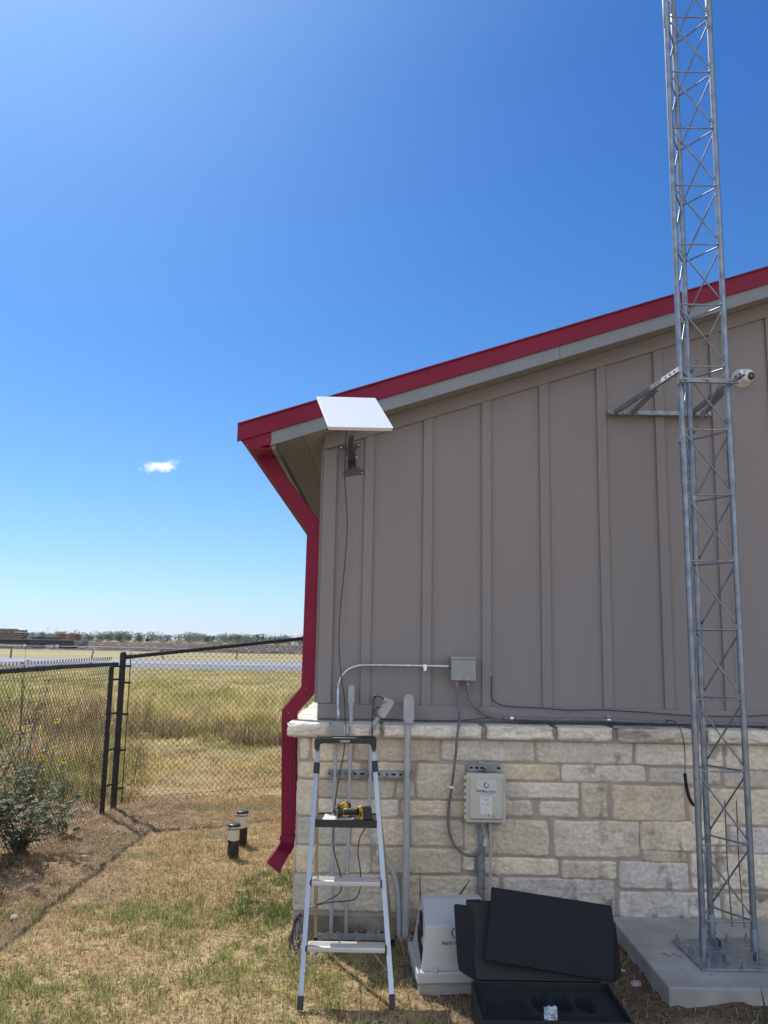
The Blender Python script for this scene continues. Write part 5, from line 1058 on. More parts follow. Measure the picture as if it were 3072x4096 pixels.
for t in (.22, .42, .63, .84): p = A_.lerp(B_, t); b = MB(); b.lathe((p.x-.003, p.y, rt(t)), [(.0245, 0), (.0245, .006)], 14, tuple(dF+Vector((0, 0, .1)))); b.build('wire_tie', blackr, FR)
FLn = thing('chain_link_fence', 'black chain-link fence running toward the viewer along the left edge, weeds behind it', 'fence', (-2.9, 6.5, 0))
xF = -2.915; C0 = (xF, 9.10); C1 = (xF-.02, 3.3)
b = MB(); b.tube([(xF+.018, 9.06, -.05), (xF+.018, 9.06, 1.50)], .026, 18); b.lathe((xF+.018, 9.06, 1.50), [(.027, 0), (.022, .01), (.004, .014)], 18); b.build('post', blackr, FLn)
b = MB(); b.tube([(xF, 3.4, -.05), (xF, 3.4, 1.54)], .030, 18); b.build('post', blackr, FLn)
tube_part('top_rail', [(xF+.02, 9.23, 1.535), (xF+.0, 7.8, 1.545), (xF-.005, 6.5, 1.545), (xF, 3.3, 1.55)], .021, FLn)
tube_part('rail_sleeve', [(xF-.001, 7.30, 1.545), (xF-.002, 7.12, 1.545)], .024, FLn)
chain('mesh', C0, C1, lambda t: .02, lambda t: 1.545+.050, FLn, seed=2)
b = MB()
for k in range(int(5.8/.069)):
    y = 9.09-k*.069; b.tube([(xF-.0, y-.011, 1.586), (xF, y-.011, 1.604), (xF, y-.006, 1.612), (xF, y+.006, 1.612), (xF, y+.011, 1.604), (xF, y+.011, 1.586)], .0023, 6)
tag(b.build('mesh_knuckles', blackr, FLn))
for y in (8.45, 7.6, 6.75, 5.9, 5.0): b = MB(); b.lathe((xF, y, 1.545), [(.0235, 0), (.0235, .007)], 14, (0, 1, 0)); b.build('wire_tie', blackr, FLn)
tb = (xF, 9.16); b = MB(); b.beam((xF, 9.165, .06), (xF, 9.165, 1.56), .016, .005, (0, 1, 0)); b.build('tension_bar', blackr, FLn)
for z in (.25, .62, 1.0, 1.36, 1.50): b = MB(); b.lathe((A_.x, A_.y, z), [(.0363, 0), (.0363, .02)], 20); b.beam((A_.x-.02, A_.y-.03, z+.01), (xF, 9.16, z+.01), .010, .02); b.build('tension_band', blackr, FLn)
# roadside post-and-wire fence
WF = thing('wire_fence', 'low fence of weathered posts and strands of wire beyond the road', 'fence', (-20, 82, 0))
for px_, ptop in ((42, 2583), (365, 2598), (652, 2594), (946, 2596), (-260, 2580), (1240, 2600)):
    p = onZ(px_, 2633+px_*.006, 0); lean = {365: .16, 652: -.05}.get(px_, .02); h_ = onY(px_, ptop, p.y).z
    b = MB(); b.beam((p.x, p.y, -.1), (p.x+lean, p.y, h_), .11, .11, (0, 1, 0)); b.build('post', woodm, WF)
for z in (.45, .78, 1.10):
    b = MB(); b.tube([(-60+k*6, onZ(42, 2633).y-.1-.0*k, z-.04*(k % 2)) for k in range(14)], .012, 4); b.build('wire', galvd, WF)
# ------------------------------------------------------------------ flatbed trailer with lumber
TY = 127.0; gx = lambda x: onY(x, 2590, TY).x; gzz = lambda y, x=150: max(0, onY(x, y, TY).z)
TRL = thing('flatbed_trailer', 'long dark flatbed trailer parked in the field beyond the road, carrying lumber', 'trailer', (gx(100), TY, 0))
zd = onY(150, 2557, TY).z; xr_ = gx(305); xl_ = gx(-420); yb0, yb1 = TY, TY+2.5
dk = mat('trailer_black', (.02, .021, .024), (.05, .05, .052), rough=.7, scale=3)
b = MB(); b.mm((xl_, yb0, zd-.11), (xr_, yb1, zd)); b.build('deck', mat('deck_edge', (.26, .27, .29), (.15, .15, .16), rough=.6, scale=1.5), TRL)
b = MB(); b.mm((xl_, yb0+.5, zd-.75), (xr_-1.2, yb0+.7, zd-.11)); b.mm((xl_, yb0+.3, .72), (xr_-.3, yb1-.3, zd-.112)); b.mm((xl_, yb1-.7, zd-.75), (xr_-1.2, yb1-.5, zd-.16)); b.mm((xr_-5.5, yb0+.1, zd-.62), (xr_-.8, yb1-.1, zd-.17)); b.build('chassis', dk, TRL)
for k, px_ in enumerate((97, 228)):
    wx = gx(px_)
    for dx_ in (0.0, ) :
        for yy in (TY-.02, TY+1.9):
            b = MB(); b.lathe((wx, yy+.42, .51), [(.40, 0), (.50, .05), (.51, .10), (.51, .34), (.50, .39), (.40, .42)], 32, (0, -1, 0)); w2 = b.build('tyre', mat('tyre_rubber', (.022, .022, .024), rough=.85), TRL)
            b = MB(); b.lathe((wx, yy, .51), [(.31, 0), (.31, .02), (.28, .035), (.25, .012), (.12, .012), (.10, .09), (.02, .10)], 24, (0, -1, 0))
            b.build('rim', mat('pale_rim', (.5, .5, .5), rough=.4, metal=.6), w2)
    b = MB(); b.mm((wx+.55, TY+.05, .12), (wx+2.4, TY+.10, zd-.2)); b.mm((wx+.6, TY+.1, .25), (wx+2.3, TY+2.3, zd-.25)); b.build('mudguard', dk, TRL)
b = MB(); b.mm((xr_-.4, yb0, zd-.9), (xr_+.9, yb1, zd-.1)); b.mm((xr_-.2, yb0+.2, .45), (xr_+1.1, yb1-.2, .62)); b.mm((xr_+.9, yb0+.3, .45), (xr_+1.0, yb0+.45, zd)); b.build('rear_frame', mat('trailer_grey', (.10, .10, .105), (.30, .28, .26), rough=.8, scale=2.5, mix=(.4, .6)), TRL)
lumb = mat('lumber', (.17, .125, .085), (.11, .08, .055), rough=.9, scale=.8, aniso=(.4, 1, 14), mix=(.4, .6))
zt1 = onY(60, 2519, TY).z; b = MB(); h_ = (zt1-zd)/4
for k in range(4): b.mm((gx(-300), TY+.15+.02*k, zd+.03+k*h_), (gx(82+(-2, 4, 1, -3)[k]), TY+2.3, zd+(k+1)*h_-.03))
b.mm((gx(-160), TY+.5, zt1), (gx(45), TY+2.0, zt1+.14))
tag(b.build('lumber_stack', lumb), 'tall stack of grey-brown lumber on the left end of the flatbed trailer', 'lumber stack')
b = MB(); zt2 = onY(265, 2537, TY).z
for k in range(2): b.mm((gx(230), TY+.2, zd+.03+k*(zt2-zd)/2), (gx(299), TY+2.3, zd+(k+1)*(zt2-zd)/2-.02))
tag(b.build('lumber_stack', mat('brown_lumber', (.20, .10, .055), (.15, .075, .04), rough=.85, scale=1)), 'low reddish-brown stack at the right end of the flatbed trailer', 'lumber stack')
b = MB(); b.mm((gx(120), TY+.4, zd+.01), (gx(230), TY+2, zd+.28)); b.mm((gx(140), TY+.4, zd+.29), (gx(165), TY+1.6, zd+.42)); tag(b.build('tarp_bundle', dk), 'flat dark bundle between the two stacks on the trailer', 'bundle')
# ------------------------------------------------------------------ far houses, poles, pylons
roofg = mat('far_roof', (.20, .20, .215), (.16, .16, .17), rough=.8, scale=.3); wallf = mat('far_wall', (.45, .42, .38), rough=.8)
def house(x0, x1, ytop, Yp, label, rc=roofg, d=14, wf=.45):
    a = onY(x0, 2560, Yp).x; c = onY(x1, 2560, Yp).x; zt = onY((x0+x1)/2, ytop, Yp).z; t = thing('house', label, 'house', ((a+c)/2, Yp, 0), 'distant houses'); e = zt*wf
    b = MB(); b.mm((a+.6, Yp, 0), (c-.6, Yp+d, e)); b.build('wall', wallf, t)
    b = MB(); i = min(d/2, (c-a)/2.4); b.add([(a, Yp-.6, e), (c, Yp-.6, e), (c, Yp+d+.6, e), (a, Yp+d+.6, e), (a+i, Yp+d/2, zt), (c-i, Yp+d/2, zt)], [(0,1,5,4), (1,2,5), (2,3,4,5), (3,0,4), (3,2,1,0)]); b.build('roof', rc, t)
    for u in (.3, .65): b = MB(); xx = a+(c-a)*u; b.mm((xx, Yp-.06, e*.35), (xx+1.6, Yp-.01, e*.8)); b.build('window', darkhole, t)
house(102, 146, 2529, 640, 'grey-roofed house far behind the gap between the trailer stacks')
house(192, 226, 2537, 700, 'low grey-roofed house just left of the brown stack on the trailer')
house(300, 337, 2536, 620, 'pale house with a dark pitched roof at the trailer tail end', wf=.5)
house(988, 1018, 2555, 700, 'dark hipped roof left of the tallest far tree', mat('far_roof_dark', (.10, .10, .115), rough=.8))
house(1050, 1078, 2556, 720, 'dark hipped roof among the woods, just left of the downspout', MATS['far_roof_dark'])
b = MB(); a = onY(612, 2562, 520); c = onY(637, 2567, 520); b.mm((a.x, 520, 1.0), (c.x, 523, a.z)); b.mm((a.x+1, 520.2, .0), (a.x+1.6, 522, 1.0)); b.mm((c.x-1.6, 520.2, 0), (c.x-1, 522, 1.0)); tag(b.build('white_trailer', white), 'long white vehicle far across the ploughed field', 'trailer')
pole_m = mat('far_pole', (.09, .08, .075), rough=.9)
poles = []
def pole_at(x, yt, label, H=11.5, arm=1):
    hor = 2573-.0175*(1536-x); D = (H-1.8)*3313/max(4, hor-yt); D = min(D, 1900); p = onY(x, 2560, D); t = thing('utility_pole', label, 'utility pole', (p.x, D, 0), 'utility poles on the horizon'); w_ = .18+D*.00012
    b = MB(); b.tube([(p.x, D, 0), (p.x, D, H)], [w_, w_*.7], 8); b.build('pole', pole_m, t)
    if arm: b = MB(); b.mm((p.x-1.4, D-.08, H-1.0), (p.x+1.4, D+.08, H-.75)); b.build('crossarm', pole_m, t)
    poles.append((p.x, D, H-.8))
for x, yt, lb in ((103, 2518, 'utility pole with a crossarm just right of the tall lumber stack'), (298, 2520, 'taller utility pole above the brown stack on the trailer'), (325, 2527, 'utility pole behind the trailer tail end'), (361, 2529, 'first utility pole right of the trailer'), (398, 2530, 'second utility pole right of the trailer'), (440, 2528, 'third utility pole right of the trailer'), (497, 2535, 'fourth utility pole right of the trailer'), (544, 2535, 'fifth utility pole right of the trailer'), (620, 2538, 'utility pole at the white vehicle'), (726, 2541, 'utility pole standing alone above the ploughed field'), (703, 2545, 'faint far utility pole left of a lone pole'), (1127, 2552, 'utility pole nearest the downspout')): pole_at(x, yt, lb)
pole_at(795, 2538, 'thin mast without crossarm above the far woods', 14, 0)
b = MB(); P = sorted(poles, key=lambda q: q[0]/q[1])
for p, q in zip(P[:-1], P[1:]):
    for dz in (0, .0): 
        n = 10; b.tube([(p[0]+(q[0]-p[0])*k/n, p[1]+(q[1]-p[1])*k/n, p[2]+(q[2]-p[2])*k/n-3.2*(1-(2*k/n-1)**2)) for k in range(n+1)], .05, 3)
tag(b.build('power_line', pole_m), 'sagging power line strung between the poles on the horizon', 'power line')
pm = mat('pylon_steel', (.28, .30, .33), rough=.6)
def pylon(x, yt, D, label, vee=False):
    hor = 2573-.0175*(1536-x); Hh = (hor-yt)/3313*D+1.8; p = onY(x, 2560, D); t = thing('transmission_pylon', label, 'pylon', (p.x, D, 0), 'transmission pylons'); r_ = D*.00010; b = MB()
    W2 = Hh*.12
    for s_ in (-1, 1):
        b.tube([(p.x+s_*W2, D, 0), (p.x+s_*W2*.45, D, Hh*.6), ((p.x+s_*W2*1.5, D, Hh) if vee else (p.x+s_*W2*.4, D, Hh))], r_, 4)
    for k in range(6): z = Hh*(.1+.15*k); z2 = z+Hh*.15; w1 = W2*(1-.55*z/Hh/.6 if z < Hh*.6 else .45); s_ = -1 if k % 2 else 1; b.tube([(p.x+s_*w1, D, z), (p.x-s_*w1*.9, D, z2)], r_*.8, 3)
    b.build('frame', pm, t)
    for z in ((.62,) if vee else (.72, .82, .92)): b = MB(); b.tube([(p.x-W2*(1.6 if not vee else .5), D, Hh*z), (p.x+W2*(1.6 if not vee else .5), D, Hh*z)], r_, 4); b.build('crossarm', pm, t)
pylon(12, 2495, 2200, 'V-topped transmission pylon above the tall lumber stack', True)
pylon(188, 2511, 3000, 'left of two slim transmission pylons behind the trailer'); pylon(222, 2512, 3000, 'right of two slim transmission pylons behind the trailer')
# ------------------------------------------------------------------ trees
def leaf_cloud(C, Rr, n, size, rg, c0, c1, squash=.8):
    """n leaf-clump faces filling blobs; returns V, F, colours"""
    C = np.array(C); k = rg.integers(0, len(C), n); d = rg.standard_normal((n, 3)); d /= np.linalg.norm(d, axis=1)[:, None]; rad = rg.random(n)**.45
    P = C[k]+d*rad[:, None]*Rr[k][:, None]*np.array([1, 1, squash])
    a = rg.standard_normal((n, 3)); a /= np.linalg.norm(a, axis=1)[:, None]; b_ = np.cross(a, rg.standard_normal((n, 3))); b_ /= np.linalg.norm(b_, axis=1)[:, None]
    s_ = size*(.6+.8*rg.random(n))[:, None]; V = np.stack([P-a*s_, P-b_*s_*.6, P+a*s_, P+b_*s_*.6], 1).reshape(-1, 3); F_ = np.arange(4*n).reshape(n, 4)
    t = rg.random((n, 1)); t = t*.6+.4*rg.random(len(C))[k][:, None]; c = np.repeat(c0*(1-t)+c1*t, 4, 0); return V, F_, c
G0, G1 = np.array([.035, .055, .022]), np.array([.09, .115, .045])
def tree(x, ytop, Yp, wpx, label, kind='round', nm='tree', seed=0):
    rg = np.random.default_rng(seed+900); p = onY(x, 2560, Yp); H = onY(x, ytop, Yp).z; W2 = wpx/3313*Yp/2
    t = thing(nm, label, 'tree', (p.x, Yp, 0), 'trees along the far field edge'); b = MB(); tw = H*.035
    b.tube([(p.x, Yp, 0), (p.x+rg.uniform(-.2, .2), Yp, H*.4)], [tw, tw*.7], 8)
    nb = 7 if kind == 'open' else 9; C = []; Rr = []
    for k in range(nb):
        a = rg.uniform(0, 6.28); rr_ = W2*(.15+.6*rg.random()); z = H*rg.uniform(.38 if kind != 'open' else .5, .86); q = (p.x+rr_*math.cos(a), Yp+rr_*math.sin(a), z); C.append(q); Rr.append(W2*rg.uniform(.28, .45) if kind == 'open' else W2*rg.uniform(.42, .6))
        b.tube([(p.x, Yp, H*.25), ((p.x+q[0])/2, (Yp+q[1])/2, z*.75), q], [tw*.6, tw*.4, tw*.15], 5)
    C.append((p.x, Yp, H*.82)); Rr.append(W2*.4); Rr = np.array(Rr)
    for j in range(len(C)): C[j] = (C[j][0], C[j][1], min(C[j][2], H-Rr[j]*.6))
    b.build('trunk', woodm, t); V, F_, c = leaf_cloud(C, Rr, 420 if kind == 'open' else 900, max(.16, H*.028), rg, G0, G1); np_mesh('crown', V, F_, leafm, c, t)
    return t
TS = [(356, 2541, 380, 32, 'bushy round tree right beside the trailer tail end', 'round'), (398, 2546, 385, 26, 'small thin tree between two rounder ones, second right of the trailer', 'open'),
 (432, 2535, 380, 40, 'wide open-branched tree under a utility pole, right of the trailer', 'open'), (477, 2538, 375, 38, 'dense dark round tree, darkest right of the trailer', 'round'), (513, 2544, 380, 26, 'thin feathery tree between two dense round trees', 'open'),
 (558, 2540, 372, 42, 'broad dense tree left of the white vehicle', 'round'), (590, 2552, 390, 24, 'low bush-like tree at the left end of the open field edge', 'round'), (165, 2528, 520, 42, 'dark tree showing above the flat bundle on the trailer', 'round'), (252, 2525, 520, 46, 'tree crown rising behind the brown stack on the trailer', 'round'), (290, 2535, 540, 20, 'tip of a tree just left of the taller pole', 'round'),
 (830, 2549, 395, 34, 'low dense tree left of the leggy one above the fence rail', 'round'), (853, 2540, 385, 28, 'leggy tree with a rounded head above the fence rail', 'open'), (919, 2545, 390, 20, 'slim tree midway along the far field edge', 'open'), (950, 2537, 385, 34, 'ragged tree with thin branches, left of the tallest far tree', 'open'),
 (1030, 2534, 370, 34, 'tallest far tree, left one of two touching crowns', 'open'), (1048, 2531, 372, 30, 'tallest far tree, right one of two touching crowns', 'open'), (1108, 2553, 420, 28, 'low rounded tree close to the downspout', 'round')]
for k, (x, yt, Yp, w_, lb, kd) in enumerate(TS): tree(x, yt, Yp, w_, lb, kd, seed=k)
rg = np.random.default_rng(44); n = 240; C = []; Rr = []
for k in range(n):
    D = rg.uniform(560, 760); xp_ = rg.uniform(-400, 1500); h_ = rg.uniform(5, 8.5)*(1 if xp_ > 250 else .8); p = onY(xp_, 2560, D); C.append((p.x, D, h_*.45)); Rr.append(h_*.62)
V, F_, c = leaf_cloud(C, np.array(Rr), 30000, .55, rg, np.array([.07, .095, .065]), np.array([.13, .155, .10]), .8)
o = np_mesh('distant_woods', V, F_, leafm, c); tag(o, kind='stuff')
rg = np.random.default_rng(45); C = [(rg.uniform(-190, 60), rg.uniform(372, 388), .7) for k in range(150)]; V, F_, c = leaf_cloud(C, rg.uniform(.8, 2.0, 150), 9000, .22, rg, np.array([.22, .13, .08]), np.array([.36, .27, .16]), .6)
o = np_mesh('field_edge_brush', V, F_, leafm, c); tag(o, kind='stuff')
# ------------------------------------------------------------------ grass
def blades(name, x, y, h, wd, col, lean=.55, seed=0, kind='stuff'):
    n = len(x); rg = np.random.default_rng(seed); a = rg.uniform(0, 2*np.pi, n); la = rg.uniform(0, 2*np.pi, n); ln = np.abs(rg.normal(0, lean, n))+.08
    z = gz(x, y)-.003; P = np.stack([x, y, z], -1); s_ = np.stack([np.cos(a), np.sin(a), 0*a], -1)*(wd/2)[:, None]; l_ = np.stack([np.cos(la), np.sin(la), 0*la], -1)
    up = np.array([0, 0, 1.0]); c1, s1_ = np.cos(ln*.6), np.sin(ln*.6); c2, s2_ = np.cos(np.minimum(ln*1.9, 2.0)), np.sin(np.minimum(ln*1.9, 2.0))
    M1 = P+(up*c1[:, None]+l_*s1_[:, None])*(h*.55)[:, None]; T_ = M1+(up*c2[:, None]+l_*s2_[:, None])*(h*.5)[:, None]; T_[:, 2] = np.maximum(T_[:, 2], z+.003)
    V = np.stack([P-s_, P+s_, M1+s_*.75, M1-s_*.75, T_+s_*.12, T_-s_*.12], 1).reshape(-1, 3); i = np.arange(n)*6
    F_ = np.concatenate([np.stack([i, i+1, i+2, i+3], -1), np.stack([i+3, i+2, i+4, i+5], -1)]); o = np_mesh(name, V, F_, bladem, np.repeat(col, 6, 0)); return tag(o, kind=kind)
straw = np.array([.74, .585, .35]); straw2 = np.array([.60, .40, .21]); green = np.array([.21, .28, .08]); green2 = np.array([.43, .44, .15]); gdark = np.array([.08, .14, .04]); grey = np.array([.25, .29, .19])
rg = np.random.default_rng(21)
n = 520000; y = 2.9+(10.2-2.9)*rg.random(n)**1.25; x = rg.uniform(-1, 1, n); xlo = -np.minimum(.52*y+.1, 3.6); xhi = np.where(y < 5.6, 2.1, -.56); x = xlo+(xhi-xlo)*(x+1)/2
dm = dirt_mask(x, y); tuft = fbm(x, y, 9, 3); big = fbm(x, y, 1.5, 4)
shade = np.clip((x-.0)/.5, 0, 1)*np.clip((y-3.9)/.4, 0, 1)*np.clip((1.25-x)/.2, .3, 1)
cl = fbm(x+40, y, 24, 2); keep = rg.random(n) < np.clip((1-dm*.90)*(.20+1.9*np.clip(tuft-.30, 0, 1))*(1-shade*.72)*(.4+1.5*np.clip(cl-.25, 0, 1)), .015, 1)
keep &= ~((x > 1.46) & (y > 4.465)); keep &= ~((x > cx0-.01) & (x < cx1+.01) & (y > cy0-.01) & (y < cy1+.02)); keep &= ~((x > hx0) & (x < hx1) & (y > hy0) & (y < hy1)); keep &= ~((x > -.53) & (y > 5.58))
x, y, tuft, big, dm = x[keep], y[keep], tuft[keep], big[keep], dm[keep]; n = len(x)
gp = np.clip((fbm(x+20, y, 1.1, 5)-.40)*3.6+.32+(fbm(x, y+30, 6, 3)-.5)*.9, .03, .92); gp = gp*np.clip((6.9-y)/.9, .25, 1)
patch = np.exp(-(((x+.72)/.34)**2+((y-6.3)/.75)**2)); gp = np.maximum(gp, np.clip(patch*1.6, 0, .97)); gp *= (1-dm*.5)
isg = rg.random(n) < gp; t = rg.random((n, 1)); col = np.where(isg[:, None], green*(1-t)+green2*t, straw*(1-t)+straw2*t); col = np.where((isg & (patch > .4))[:, None], gdark*(1-t)+green*t, col)
h = rg.uniform(.014, .056, n)*(.55+.9*tuft)*np.where(isg, 1.15, .9)*np.where(y > 6.6, .8, 1); wd = rg.uniform(.0022, .0052, n)*(.8+y*.05)
blades('lawn_grass', x, y, h, wd, col*rg.uniform(.32, 1.35, (n, 1)), lean=1.15, seed=5)
# fallen dry stems and thatch lying flat
n = 90000; y = 2.9+7*rg.random(n)**1.2; x = -np.minimum(.52*y+.1, 3.6)+rg.random(n)*(np.minimum(.52*y, 3.5)+np.where(y < 5.5, 1.4, -.5)); k_ = ~((x > -.53) & (y > 5.58)) & ~((x > 1.44) & (y > 4.4)) & ~((x > cx0-.01) & (y > cy0-.01) & (y < cy1+.02) & (x < cx1)) & ~((x > hx0) & (x < hx1) & (y > hy0) & (y < hy1)); x, y = x[k_], y[k_]; n = len(x)
t = rg.random((n, 1)); blades('thatch', x, y, rg.uniform(.02, .06, n), rg.uniform(.002, .0042, n), (straw*1.05*(1-t)+np.array([.22, .14, .08])*t), lean=1.6, seed=6)
# field grass beyond the fence, taller and clumped
n = 330000; y = 9.6*(52/9.6)**(rg.random(n)**1.0); x = rg.uniform(-.52, -.02, n)*y
far_right = x > -.56; near_ = y < 15
b1 = fbm(x, y, .55, 4); b2 = fbm(x+9, y, 2.2, 3)
band = np.exp(-((y-(17.0+2*np.sin(x*.5)))/1.8)**2)*np.clip((fbm(x+3, y, .8, 3)-.47)*8, 0, 1)
dens = np.clip((b2-.28)*2.2, .12, 1); dens = np.where((y < 15.5) & (x > -5.5), np.clip((b2-.33)*3, .10, .8), dens); keep = (rg.random(n) < dens) & ~far_right
x, y, b1, b2, band = x[keep], y[keep], b1[keep], b2[keep], band[keep]; n = len(x)
tall = np.clip((y-14.5)/4, 0, 1)*np.clip(1.15-(y-20)/30, .35, 1)
left = np.clip((-x-.26*y)/1.0, 0, 1)*np.clip((20-y)/4, 0, 1); tall = np.maximum(tall, left*.9)
h = (.055+.24*tall)*rg.uniform(.4, 1.3, n)*(.25+1.9*np.clip(b2-.30, 0, 1)*1.4)*np.clip(1.15-(y-18)/22, .42, 1); wd = (.0022+.00034*y)*rg.uniform(.7, 1.5, n)
ygreen = np.array([.44, .45, .14]); ystraw = np.array([.88, .70, .36]); brown = np.array([.22, .145, .09]); pink = np.array([.62, .42, .27]); t = rg.random((n, 1))
gp = np.clip((b1-.5)*4+.38+.10*(y > 22), .05, .9); isg = rg.random(n) < gp
col = np.where(isg[:, None], ygreen*(.7+.6*t), ystraw*(.75+.45*t)); nr = (y < 14.8) & (rg.random(n) < .45); col = np.where(nr[:, None] & ~isg[:, None], pink*(.8+.4*t), col)
isb = rg.random(n) < band*.35; col = np.where(isb[:, None], brown*(.6+1.1*t), col); h = h*(1+band*.3)
lb_ = (x < -.27*y) & (y < 22) & (rg.random(n) < .35); col = np.where(lb_[:, None], np.array([.30, .19, .13])*(.6+.9*t), col)
col = col*rg.uniform(.38, 1.3, (n, 1))*(.55+.95*fbm(x, y, 1.6, 4))[:, None]
blades('field_grass', x, y, h, wd, col, lean=.5, seed=7)
# ------------------------------------------------------------------ single weeds, bush, flowers, stones
def leafy(name, label, cat, base, stems, nl, ls, c0, c1, seed, group=None, flowers=(), spread=.25, stem_c=None):
    rg = np.random.default_rng(seed); t = thing(name, label, cat, base, group); b = MB(); V = []; F_ = []; Cc = []; off = 0
    for s_ in range(stems):
        a = rg.uniform(0, 6.28); hh = rg.uniform(.55, 1.0)*flowers_h; r_ = spread*rg.uniform(.2, 1); p0 = Vector(base)+Vector((rg.uniform(-.04, .04), rg.uniform(-.04, .04), 0)); p1 = Vector(base)+Vector((r_*math.cos(a)*.5, r_*math.sin(a)*.5, hh*.55)); p2 = Vector(base)+Vector((r_*math.cos(a), r_*math.sin(a), hh))
        P = smooth_path([p0, p1, p2], 5); b.tube(P, [.0055-.004*k/len(P) for k in range(len(P))], 5)
        for k in range(nl):
            q = P[min(len(P)-1, int((.12+.88*rg.random())*len(P)))]; d = Vector(rg.standard_normal(3)); d.z = abs(d.z)*.35-.12; d.normalize(); L_ = ls*rg.uniform(.5, 1.2); wv = d.cross(Vector((rg.uniform(-.4, .4), rg.uniform(-.4, .4), 1))).normalized()*L_*.34; dr = Vector((0, 0, -L_*rg.uniform(.0, .35)))
            vs = [q+d*.15*L_, q+d*.5*L_+wv, q+d*L_*.85+wv*.6+dr*.5, q+d*1.15*L_+dr, q+d*L_*.85-wv*.6+dr*.5, q+d*.5*L_-wv]; V += [tuple(v) for v in vs]; F_ += [(off, off+1, off+2, off+5), (off+5, off+2, off+3, off+4)]; off += 6
            c = c0+(c1-c0)*rg.random(); Cc += [c]*6
        if s_ < len(flowers): fl.append(p2)
    b.build('stem', stem_c or mat('weed_stem', (.13, .15, .06), (.20, .16, .09), rough=.8, scale=10), t)
    np_mesh('leaves', np.array(V), np.array(F_), leafm, np.array(Cc), t); return t
flowers_h = .9; fl = []
wg0, wg1 = np.array([.12, .145, .085]), np.array([.33, .37, .24])
B3 = [(-3.35, 6.55, 0), (-3.15, 6.9, 0), (-3.42, 7.25, 0), (-3.05, 7.35, 0), (-3.55, 6.2, 0)]
labs = ['dense dark broad-leaved weed bush at the left edge behind the fence', 'broad-leaved weed pushing against the left fence beside the dense bush', 'tall leafy weed behind the dense bush at the left edge', 'lower leafy weed at the right foot of the dense bush', 'leafy weed cut by the left frame edge behind the fence']
for k, (bs_, lb) in enumerate(zip(B3, labs)):
    flowers_h = (1.05, .8, 1.2, .6, 1.2)[k]; leafy('weed_bush', lb, 'weed', bs_, (24, 20, 20, 16, 24)[k], 60, .060, wg0, wg1, 50+k, 'broad-leaved weeds behind the left fence', spread=.58)
flowers_h = .75
for k, (x_, y_, lb) in enumerate(((-2.98, 8.2, 'young leafy weed near the fence post, growing on the bare strip'), (-3.35, 8.6, 'sprawling weed with a bent woody stem near the fence post'), (-3.9, 9.6, 'greyish leafy weed behind the left fence, below the yellow flowers'))):
    flowers_h = (.7, .45, .8)[k]; leafy('leafy_weed', lb, 'weed', (x_, y_, 0), 6, 15, .07, wg0, wg1*1.1, 70+k, 'leafy weeds by the fence post', spread=.3)
# wild sunflowers
petal = mat('yellow_petal', (.85, .60, .03), rough=.6); headm = mat('seed_head', (.05, .04, .02), rough=.9)
def sunflower(x_, y_, hh, nst, label, seed, r=.03, heads='dry'):
    rg = np.random.default_rng(seed); global flowers_h, fl; flowers_h = hh; fl = []; t = leafy('wild_sunflower', label, 'flower', (x_, y_, 0), nst, 9, .075, wg0, wg1, seed, 'wild sunflowers behind the left fence', flowers=range(nst), spread=.28)
    for k, p in enumerate(fl):
        if heads == 'dry': b = MB(); b.lathe(p, [(.004, -.006), (.013, 0), (.012, .008), (.003, .012)], 10, (rg.uniform(-.3, .3), -.3, 1)); b.build('seed_head', headm, t)
        else:
            n_ = Vector((rg.uniform(-.3, .3), -.8, .6)).normalized(); u = n_.cross(Vector((0, 0, 1))).normalized(); v = n_.cross(u); b = MB()
            for j in range(13): a = 2*math.pi*j/13; d = u*math.cos(a)+v*math.sin(a); e = u*math.cos(a+1.57)+v*math.sin(a+1.57); b.add([p+d*.006, p+d*r*.6+e*.006, p+d*r+n_*.003, p+d*r*.6-e*.006], [(0, 1, 2, 3)])
            b.lathe(p, [(.009, -.002), (.009, .003), (.003, .005)], 10, n_, mi=1); b.build('flower_head', [petal, headm], t)
sunflower(-4.15, 9.9, 1.75, 10, 'tallest wild sunflower with dry seed heads rising above the left fence rail', 90)
sunflower(-3.36, 8.75, .98, 3, 'sunflower with two bright yellow blooms low on the left fence', 91, .045, 'bloom')
sunflower(-3.15, 9.6, 1.0, 1, 'small yellow-flowered stem just left of the fence posts', 92, .030, 'bloom')
sunflower(-3.3, 11.6, 1.25, 2, 'sunflower stem with tiny blooms beyond the fence corner', 93, .030, 'bloom')
# dark thicket of dry stalks in the field
rg = np.random.default_rng(61)
for k, (x_, y_, lb) in enumerate(((-4.9, 15.8, 'brown dry stalk thicket beyond the right fence panel, left part'), (-3.6, 16.4, 'brown dry stalk thicket beyond the right fence panel, middle part'), (-2.1, 15.2, 'brown dry stalk thicket low behind the fence near the downspout'))):
    n = 520; a = rg.uniform(0, 6.28, n); r_ = rg.random(n)**.5*(1.0, .7, .5)[k]; xx, yy = x_+r_*np.cos(a)*1.3, y_+r_*np.sin(a)*.6; t = rg.random((n, 1))
    o = blades('dry_thicket', xx, yy, rg.uniform(.12, .55, n), rg.uniform(.006, .012, n), np.array([.27, .19, .12])*(.35+1.4*t), lean=.45, seed=62+k, kind='thing'); tag(o, lb, 'dry thicket', 'dry thickets beyond the fence')
